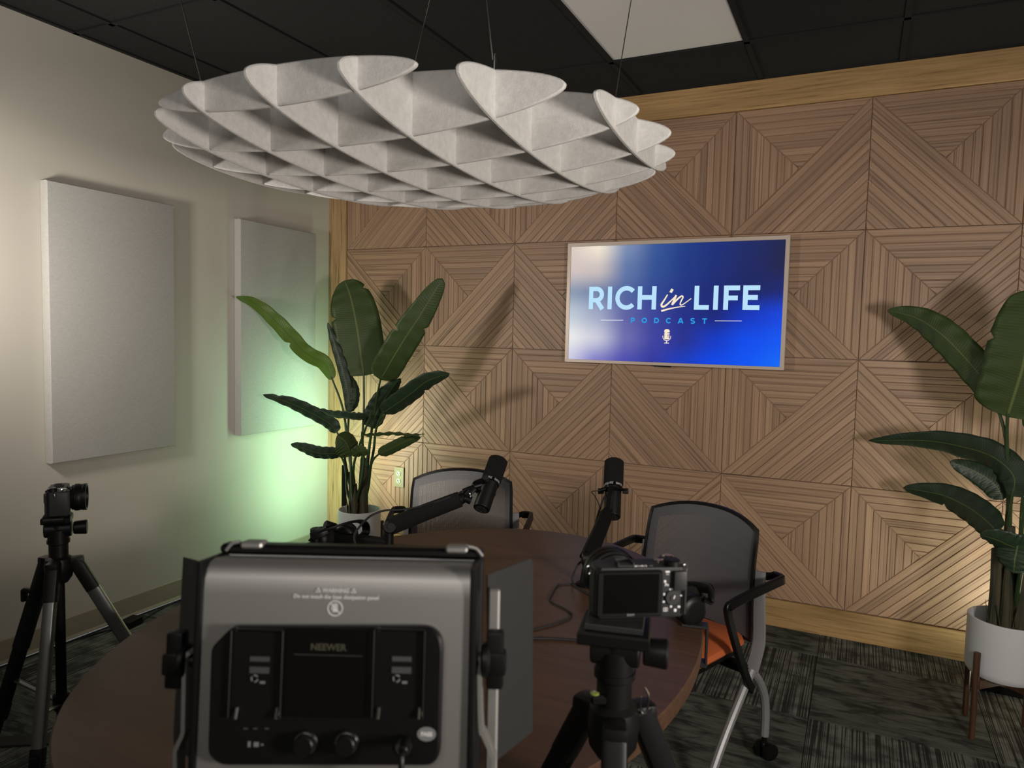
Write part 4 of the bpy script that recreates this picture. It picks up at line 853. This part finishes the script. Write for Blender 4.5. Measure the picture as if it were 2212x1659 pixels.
# printed warning and prohibition symbol
dn = .0012
for s_, cy_, sz, b_ in (('\u25B3 WARNING \u25B3', 330, .0052, .02), ('Do not touch the heat dissipation panel', 366, .0050, .015)):
    s2 = s_; p = loc(1018, cy_); text('warning_lettering', s2, sz, M_white, lamp, LM @ Vector((p.x, -.0016, p.z)), lr_, lu, b_)
p = loc(1013, 430)
def nosym(q):
    KK = .0068
    C_ = [(p.x+KK*math.cos(a), -.0014, p.z+KK*math.sin(a)) for a in [k*2*math.pi/32 for k in range(32)]]
    q.sweep(C_+[C_[0]], [(-.0005, -.0002), (.0005, -.0002), (.0005, .0002), (-.0005, .0002)], up=(0, 1, 0))
    q.box((p.x, -.0014, p.z), (.0134, .0004, .0009), rot=Matrix.Rotation(.8, 3, 'Y'))
    q.box((p.x, -.0013, p.z-.0012), (.0042, .0004, .0042)); q.box((p.x-.0014, -.0013, p.z+.002), (.0010, .0004, .0046)); q.box((p.x+.0002, -.0013, p.z+.0024), (.0010, .0004, .0050)); q.box((p.x+.0017, -.0013, p.z+.0018), (.0009, .0004, .0046)); q.box((p.x-.0030, -.0013, p.z), (.0009, .0004, .0030))
lpart('prohibition_mark', nosym, M_white, smooth=False)
# yoke and knobs
for sg, pts in ((-1, [(205, 670), (178, 700), (176, 760), (170, 1060), (165, 1130), (135, 1200), (125, 1290)]), (1, [(1838, 690), (1845, 740), (1835, 800), (1842, 1090), (1860, 1140), (1900, 1240), (1908, 1335)])):
    L3 = [loc(a, b, .02) for a, b in pts]; L3 = [(v.x, .02, v.z) for v in L3]; e_ = L3[-1]
    L3 += [(e_[0]-sg*.01, .02, -.19-.0), (xc+sg*.06, .02, -.205), (xc, .02, -.206)]
    lpart('yoke_arm', lambda q: q.bar(L3, .0048, .018, 5, up=(0, 1, 0)), M_sil)
    k0 = loc(110 if sg < 0 else 1920, 725, .02)
    xx = k0.x; zz = k0.z
    def kn(q):
        q.cyl((xr+.004 if sg > 0 else xl-.004, .02, zz), (xx-sg*.010, .02, zz), .0055, n=12)
        q.lathe([(.013, 0), (.016, .002), (.016, .006), (.012, .009)], (xx-sg*.013, .02, zz), (sg, 0, 0), 20)
        q.box((xx, .02, zz+.001), (.0165, .016, .054), bev=.004, seg=2); q.box((xx+sg*.002, .02, zz-.002), (.0175, .020, .022), bev=.004, seg=2)
    lpart('tilt_knob', kn, M_blk)
# supporting stand under the lamp (below the frame)
yb = LM @ Vector((xc, .02, -.206))
q = MB(); q.cyl((yb.x, yb.y, yb.z-.005), (yb.x, yb.y, yb.z-.10), .016, n=16, ch=.002); lamp_sock = obj('stand_socket', q, M_blk, lamp)
stnd = thing('light_stand', 'black light stand carrying the silver studio light, below the frame', 'light stand', (yb.x, yb.y, 0))
q = MB(); q.cyl((yb.x, yb.y, .12), (yb.x, yb.y, yb.z-.098), .0115, n=16); obj('stand_pole', q, M_blk, stnd)
for k in range(3):
    a = k*2.094+.62; d = Vector((math.cos(a), math.sin(a), 0)); b_ = Vector((yb.x, yb.y, 0))
    q = MB(); q.bar([b_+Vector((0, 0, .34)), b_+d*.26+Vector((0, 0, .01))], .014, .010, 1); q.bar([b_+Vector((0, 0, .13)), b_+d*.15+Vector((0, 0, .145))], .012, .005, 1); obj('leg', q, M_blk, stnd)
# ================================================================ microphones on boom arms
def mic(label, top, bot, arm_side, k_dir):
    t = thing('broadcast_microphone', label, 'microphone', tuple(bot), 'microphones on boom arms'); a = (top-bot); L = a.length; a.normalize()
    P = lambda s: bot+a*(L*s)
    q = MB(); q.lathe([(.026, 0), (.0315, .004), (.0315, L*.44-.004), (.027, L*.44), (.012, L*.445)], P(.555), a, 32); obj('foam_windscreen', q, M_foam, t)
    q = MB(); q.lathe([(.020, 0), (.0255, .002), (.0265, .004), (.0265, L*.50), (.0275, L*.51), (.0275, L*.55)], P(0.005), a, 32); bd = obj('mic_body', q, M_blk, t)
    q = MB(); q.lathe([(.0295, 0), (.0300, .002), (.0300, .010), (.0295, .012)], P(.500), a, 40, ); obj('trim_ring', q, M_scr, bd)
    x, y = MB.frame(a); vw = (CAM-P(.5)).normalized(); vw = (vw-a*vw.dot(a)).normalized(); sx = vw.cross(a).normalized()
    q = MB(); cp = P(0.002)
    for k in range(5): b_ = k*2*math.pi/5; q.lathe([(.0035, 0), (.0035, .002)], cp+x*(.013*math.cos(b_))+y*(.013*math.sin(b_)), -a, 10)
    q.lathe([(.018, 0), (.018, .001), (.014, .001), (.014, .0005)], cp, -a, 24); obj('end_cap', q, M_grey, bd)
    cvo = text('ring_lettering', 'SHURE   SM7B', .0100, M_white, bd, (0, 0, 0), (1, 0, 0), (0, 1, 0), .03, .0002)
    me = cvo.data; off = root_off(bd)
    for v in me.vertices:
        c_ = v.co+off; th = c_.x/.0302; pos = P(.500)+a*(.006+c_.y)+(vw*math.cos(th)+vw.cross(a)*(-math.sin(th)))*(.0304)
        v.co = pos-off
    # yoke
    kd = Vector(k_dir).normalized(); kd = (kd-a*kd.dot(a)).normalized(); bdv = a.cross(kd).normalized(); c0_ = P(.46)
    q = MB()
    pts = [c0_+bdv*.034+a*.004, c0_+bdv*.034+kd*.012-a*.004, c0_+bdv*.026+kd*.034-a*.012, c0_+kd*.044-a*.014, c0_-bdv*.026+kd*.034-a*.012, c0_-bdv*.034+kd*.012-a*.004, c0_-bdv*.034+a*.004]
    q.bar(pts, .020, .005, 4, up=a); yk = obj('mic_yoke', q, M_blkm, t)
    for s_ in (-1, 1):
        q = MB(); q.cyl(c0_+bdv*s_*.030, c0_+bdv*s_*.048, .0085, .0095, n=14, ch=.001); obj('yoke_knob', q, M_rub, yk)
    return t, c0_+kd*.044-a*.014, kd, a
# --- mic 1 (left)
top1, bot1 = atd(1077, 993, 2.32), atd(1039, 1101, 2.20)
t, y1, kd, ax1 = mic('black broadcast microphone leaning right on the left boom arm, in front of the left chair', top1, bot1, -1, (-AR*1.0-AU*.35))
E1 = atd(842, 1137, 2.20); J1 = atd(994, 1078, 2.22); e1b = atd(700, 1150, 2.12)
arm = thing('microphone_boom_arm', 'black low boom arm reaching right from the left table edge, cable along it', 'microphone arm', (atz(672, 1190, .75).x, atz(672, 1190, .75).y, .75), 'boom arms on the table')
q = MB(); q.bar([E1+Vector((.004, 0, .002)), E1.lerp(J1, .5)+Vector((0, 0, .001)), J1], .034, .046, 1, up=(0, 0, 1), scale=lambda t_: 1.08-.12*t_); q.cyl(J1-(J1-E1).normalized()*.002, J1+(J1-E1).normalized()*.018, .019, .015, n=20, ch=.002); up1 = obj('upper_arm', q, M_blkm, arm)
q = MB(); q.cyl(J1+(J1-E1).normalized()*.012, atd(1015, 1064, 2.22), .010, n=14); q.cyl(atd(1004, 1076, 2.21), atd(1018, 1082, 2.21), .011, .013, n=12, ch=.001); q.bar([atd(1013, 1066, 2.22), atd(1022, 1058, 2.22), y1], .016, .016, 2); obj('ball_joint', q, M_blk, arm)
q = MB(); q.lathe([(.0115, 0), (.0125, .001), (.0125, .004), (.0115, .005)], atd(1014, 1068, 2.22), (J1-E1).normalized(), 20); obj('brass_collar', q, M_chr, arm)
q = MB(); v_ = ray(842, 1137).normalized(); q.cyl(E1-v_*.022, E1+v_*.022, .0215, n=28, ch=.003); q.lathe([(.011, 0), (.011, .003), (.007, .003), (.007, .001)], E1-v_*.022+Vector((.004, 0, 0)), -v_, 16)
q.cyl(E1+Vector((-.004, 0, -.018)), E1+Vector((-.004, 0, -.055)), .0155, n=20, ch=.001); el = obj('elbow_joint', q, M_blk, arm)
Zl = .787; le = Vector((E1.x-.006, E1.y, Zl)); ls = atz(690, 1152, Zl+.005); ls.z = Zl
q = MB(); q.cyl((le.x, le.y, .762), (le.x, le.y, E1.z-.045), .0165, n=20, ch=.001); obj('elbow_post', q, M_blk, arm)
q = MB(); q.bar([ls, le], .036, .030, 1, up=(0, 0, 1)); obj('lower_arm', q, M_blkm, arm)
cl = Vector((TX-TA*math.cos(.22)-.0, TY+TB*math.sin(.22), 0)); cl = Vector((ls.x-.01, ls.y, .75))
q = MB(); q.cyl((cl.x, cl.y, .7505), (cl.x, cl.y, Zl+.02), .021, n=24, ch=.002); q.box((cl.x, cl.y, .7535), (.07, .06, .006), bev=.002, seg=1); obj('arm_base', q, M_blk, arm)
cbp = [atd(1016, 1054, 2.24), atd(1002, 1060, 2.23), atd(985, 1068, 2.21), atd(950, 1082, 2.20), atd(905, 1095, 2.20), atd(865, 1101, 2.19), atd(830, 1103, 2.17), atd(800, 1115, 2.15), atd(775, 1140, 2.10), atd(766, 1158, 2.08), atd(768, 1176, 2.06)]
pz = atz(772, 1188, .7545); cbp += [pz, atz(800, 1215, .7545), atz(860, 1235, .7545)]
q = MB(); q.tube(cbp, .0033, 8, 5); tag(obj('microphone_cable', q, M_rub), 'black cable looping from the left microphone down past the boom elbow', 'cable', 'microphone cables')
q = MB(); dv = (atd(1048, 1044, 2.25)-atd(1018, 1054, 2.24)).normalized(); q.cyl(atd(1000, 1061, 2.235), atd(1022, 1053, 2.235), .0075, .0085, n=16); q.cyl(atd(1022, 1052, 2.24), atd(1042, 1046, 2.25), .0105, n=20, ch=.001); tag(obj('cable_connector', q, M_blk), 'black connector plugged into the left microphone', 'connector')
# --- mic 2 (right)
top2, bot2 = atd(1327, 996, 2.36), atd(1322, 1119, 2.24)
t, y2, kd, ax2 = mic('upright black broadcast microphone on the right boom arm, left of the right chair', top2, bot2, 1, (-AF*1.0-AR*.25-AU*.2))
B2 = atz(1266, 1268, .75); E2 = atd(1270, 1205, dep(B2)+.01); J2 = atd(1312, 1108, 2.16)
arm = thing('microphone_boom_arm', 'black short boom arm rising from the table behind the right foreground camera', 'microphone arm', (B2.x, B2.y, .75), 'boom arms on the table')
q = MB(); q.bar([E2, E2.lerp(J2, .5), J2], .040, .034, 1, up=AF, scale=lambda t_: 1.05-.15*t_); obj('upper_arm', q, M_blkm, arm)
q = MB(); q.bar([J2, J2.lerp(y2, .5)+Vector((0, 0, .008)), y2], .018, .018, 3); q.cyl(J2-AR*.012, J2+AR*.016, .012, n=14, ch=.001); obj('ball_joint', q, M_blk, arm)
q = MB(); q.cyl(E2-AR*.018, E2+AR*.018, .020, n=24, ch=.003); q.cyl(E2-Vector((0, 0, .012)), Vector((E2.x, E2.y, .79)), .0145, n=18); obj('elbow_joint', q, M_blk, arm)
q = MB(); q.lathe([(.030, 0), (.030, .006), (.021, .010), (.018, .030), (.016, .045)], (E2.x, E2.y, .7505), n=24); obj('arm_base', q, M_blk, arm)
q = MB(); q.tube([atd(1318, 1062, 2.24), atd(1305, 1075, 2.20), atd(1297, 1095, 2.18), atd(1288, 1125, 2.14), atd(1281, 1160, 2.10), atd(1268, 1200, 2.05), (E2.x-.03, E2.y, .80), (E2.x-.035, E2.y-.02, .7548), atz(1284, 1290, .7545)], .0032, 8, 5); tag(obj('microphone_cable', q, M_rub), 'black cable running down the left side of the right boom arm', 'cable', 'microphone cables')
q = MB(); q.tube([atd(1308, 1056, 2.23), atd(1293, 1060, 2.22), atd(1278, 1062, 2.22), atd(1285, 1072, 2.21), atd(1294, 1090, 2.19), atd(1296, 1108, 2.18)], .0016, 6, 5); tag(obj('safety_tether', q, M_rub), 'thin black loop of wire beside the upright right microphone', 'wire')
# cables on the table
q = MB(); q.tube([atz(1300, 1258, .7525), atz(1284, 1259, .7525), atz(1220, 1262, .7525), atz(1204, 1266, .7525), atz(1191, 1288, .7525), atz(1190, 1299, .7525), atz(1225, 1318, .7525), atz(1235, 1331, .7525), atz(1205, 1346, .7525), atz(1150, 1361, .7525), atz(1080, 1378, .7525)], .0019, 6, 6); tag(obj('table_cable', q, M_rub), 'thin black cable zigzagging on the table left of the right boom base', 'cable')
q = MB(); q.tube([atz(1080, 1378, .7532), atz(1152, 1379, .7532), atz(1200, 1380, .7532), atz(1256, 1384, .7532), atz(1330, 1392, .7532)], .0030, 8, 5); tag(obj('table_cable', q, M_rub), 'thicker black cable lying straight across the table behind the foreground tripod', 'cable')
# ================================================================ headphones
def headphones(label, loc_, cups, band, ydirs, r=.038, bw=.026):
    t = thing('headphones', label, 'headphones', loc_, 'headphones on the table')
    for c, n_ in zip(cups, ydirs):
        n_ = Vector(n_).normalized()
        q = MB(); q.lathe([(r*.55, 0), (r*.78, .001), (r*.95, .006), (r, .012), (r, .022), (r*.97, .026)], c-n_*.0, -n_, 28); cp_ = obj('ear_cup', q, M_blk, t)
        q = MB(); q.lathe([(r*.95, 0), (r*1.02, .006), (r*1.0, .016), (r*.85, .022), (r*.5, .018)], c-n_*.026, -n_, 28); obj('ear_pad', q, M_foam, cp_)
    q = MB(); q.bar(band, bw, .007, 6, up=AF if False else None); obj('headband', q, M_blk, t)
    return t
h0 = atd(728, 1160, 2.16)
hl = atz(664, 1186, .75)
c1 = atz(738, 1186, .75)
cupA = Vector((c1.x, c1.y, .791)); cupB = atd(684, 1168, dep(c1)-.03); cupB.z = max(.789, cupB.z)
cupB.z = .789
D0 = dep(cupA)
t = headphones('black over-ear headphones resting on the left table edge over the boom arm base', (cupA.x, cupA.y, .75), [cupA+AF*.0, cupB], [atd(672, 1166, D0-.04), atd(690, 1150, D0-.05), atd(720, 1139, D0-.05), atd(752, 1129, D0-.02), atd(778, 1126, D0+.03), atd(790, 1136, D0+.06), atd(789, 1152, D0+.06), atd(776, 1164, D0+.03)], [(-AR*.25-AF), (-AR-AF*.5)], r=.037)
q = MB(); q.cyl(atd(702, 1133, D0-.03), atd(724, 1140, D0-.01), .014, n=18, ch=.002); obj('band_hinge', q, M_blk, t)
q = MB(); q.bar([atd(673, 1160, D0-.06), atd(690, 1152, D0-.06), atd(706, 1144, D0-.05)], .026, .004, 3, up=(0, 1, .2)); obj('cup_fork', q, M_blk, t)
g0 = atz(1502, 1362, .75); D2 = dep(g0); cA = Vector((g0.x-.002, g0.y+.015, .789)); cB = cA+AR*.0+AF*.10; cB.z = .790
nA = (-AF+AR*.45-AU*.10)
t = headphones('black over-ear headphones standing on the table right of the foreground camera', (g0.x, g0.y, .75), [cA, cB], [cA+AR*.020+Vector((0, 0, .030))+AF*.012, atd(1536, 1300, D2+.02), atd(1535, 1275, D2+.03), atd(1520, 1269, D2+.05), atd(1488, 1267, D2+.10), atd(1465, 1272, D2+.14), atd(1458, 1300, D2+.15), cB-AR*.01+Vector((0, 0, .03))], [nA, AF], r=.0375)
# clamp on the right table edge
K = atz(1535, 1352, .75); KA = .30; K = Vector((TX+TA*math.cos(KA)-.022, TY+TB*math.sin(KA), .75)); en = Vector((math.cos(KA)/TA, math.sin(KA)/TB, 0)).normalized(); RZ = Matrix.Rotation(math.atan2(en.y, en.x), 3, 'Z')
t = thing('table_clamp', 'black C-shaped clamp with a steel screw on the right table edge below the headphones', 'clamp', tuple(K))
q = MB(); q.box(K+Vector((0, 0, .0035)), (.060, .034, .006), rot=RZ, bev=.0015, seg=1); q.box(K+en*.030+Vector((0, 0, -.042)), (.006, .034, .096), rot=RZ, bev=.0015, seg=1); q.box(K+en*.010+Vector((0, 0, -.090)), (.046, .034, .012), rot=RZ, bev=.003, seg=1); obj('clamp_bracket', q, M_grey, t)
q = MB(); q.cyl(K+Vector((0, 0, -.044)), K+Vector((0, 0, -.140)), .0040, n=12); obj('clamp_screw', q, M_chr, t)
q = MB(); q.lathe([(.014, 0), (.014, .006), (.009, .008)], K+Vector((0, 0, -.050)), n=16); q.cyl(K+Vector((0, 0, -.138)), K+Vector((0, 0, -.160)), .010, .012, n=14, ch=.002); obj('clamp_handle', q, M_blk, t)
# ================================================================ small things on the floor
pb = atz(283, 1352, 0.0); pb.x = max(pb.x, -.06)
q = MB(); q.box((pb.x, pb.y, .0185), (.06, .09, .036), rot=Matrix.Rotation(.2, 3, 'Z'), bev=.003, seg=1); tag(obj('power_adapter', q, M_blk), 'small black power adapter on the carpet by the left baseboard', 'power adapter')
q = MB(); q.tube([(pb.x, pb.y+.05, .006), (-.09, -1.30, .005), (-.105, -1.0, .005), (-.10, -.6, .005), (-.06, -.3, .005), (.25, -.33, .005)], .0035, 6, 5)
tag(obj('floor_cable', q, M_rub), 'black cable along the left baseboard towards the corner light', 'cable')
q = MB(); q.tube([(pb.x-.01, pb.y-.05, .006), (-.09, -1.75, .005), (-.10, -2.1, .005), (-.11, -2.7, .005), (-.10, -3.2, .005)], .004, 6, 5)
tag(obj('floor_cable', q, M_rub), 'black cable along the left baseboard from the adapter towards the camera', 'cable')
p = atz(48, 1620, .004)
q = MB(); q.prism([(p.x-.55, p.y-.34, .0005), (p.x+.40, p.y+.30, .0005), (p.x+.365, p.y+.35, .0005), (p.x-.585, p.y-.29, .0005)], (0, 0, .008), .002)
tag(obj('cable_cover_strip', q, M_rub), 'flat black cable cover strip on the carpet below the left tripod', 'cable cover')
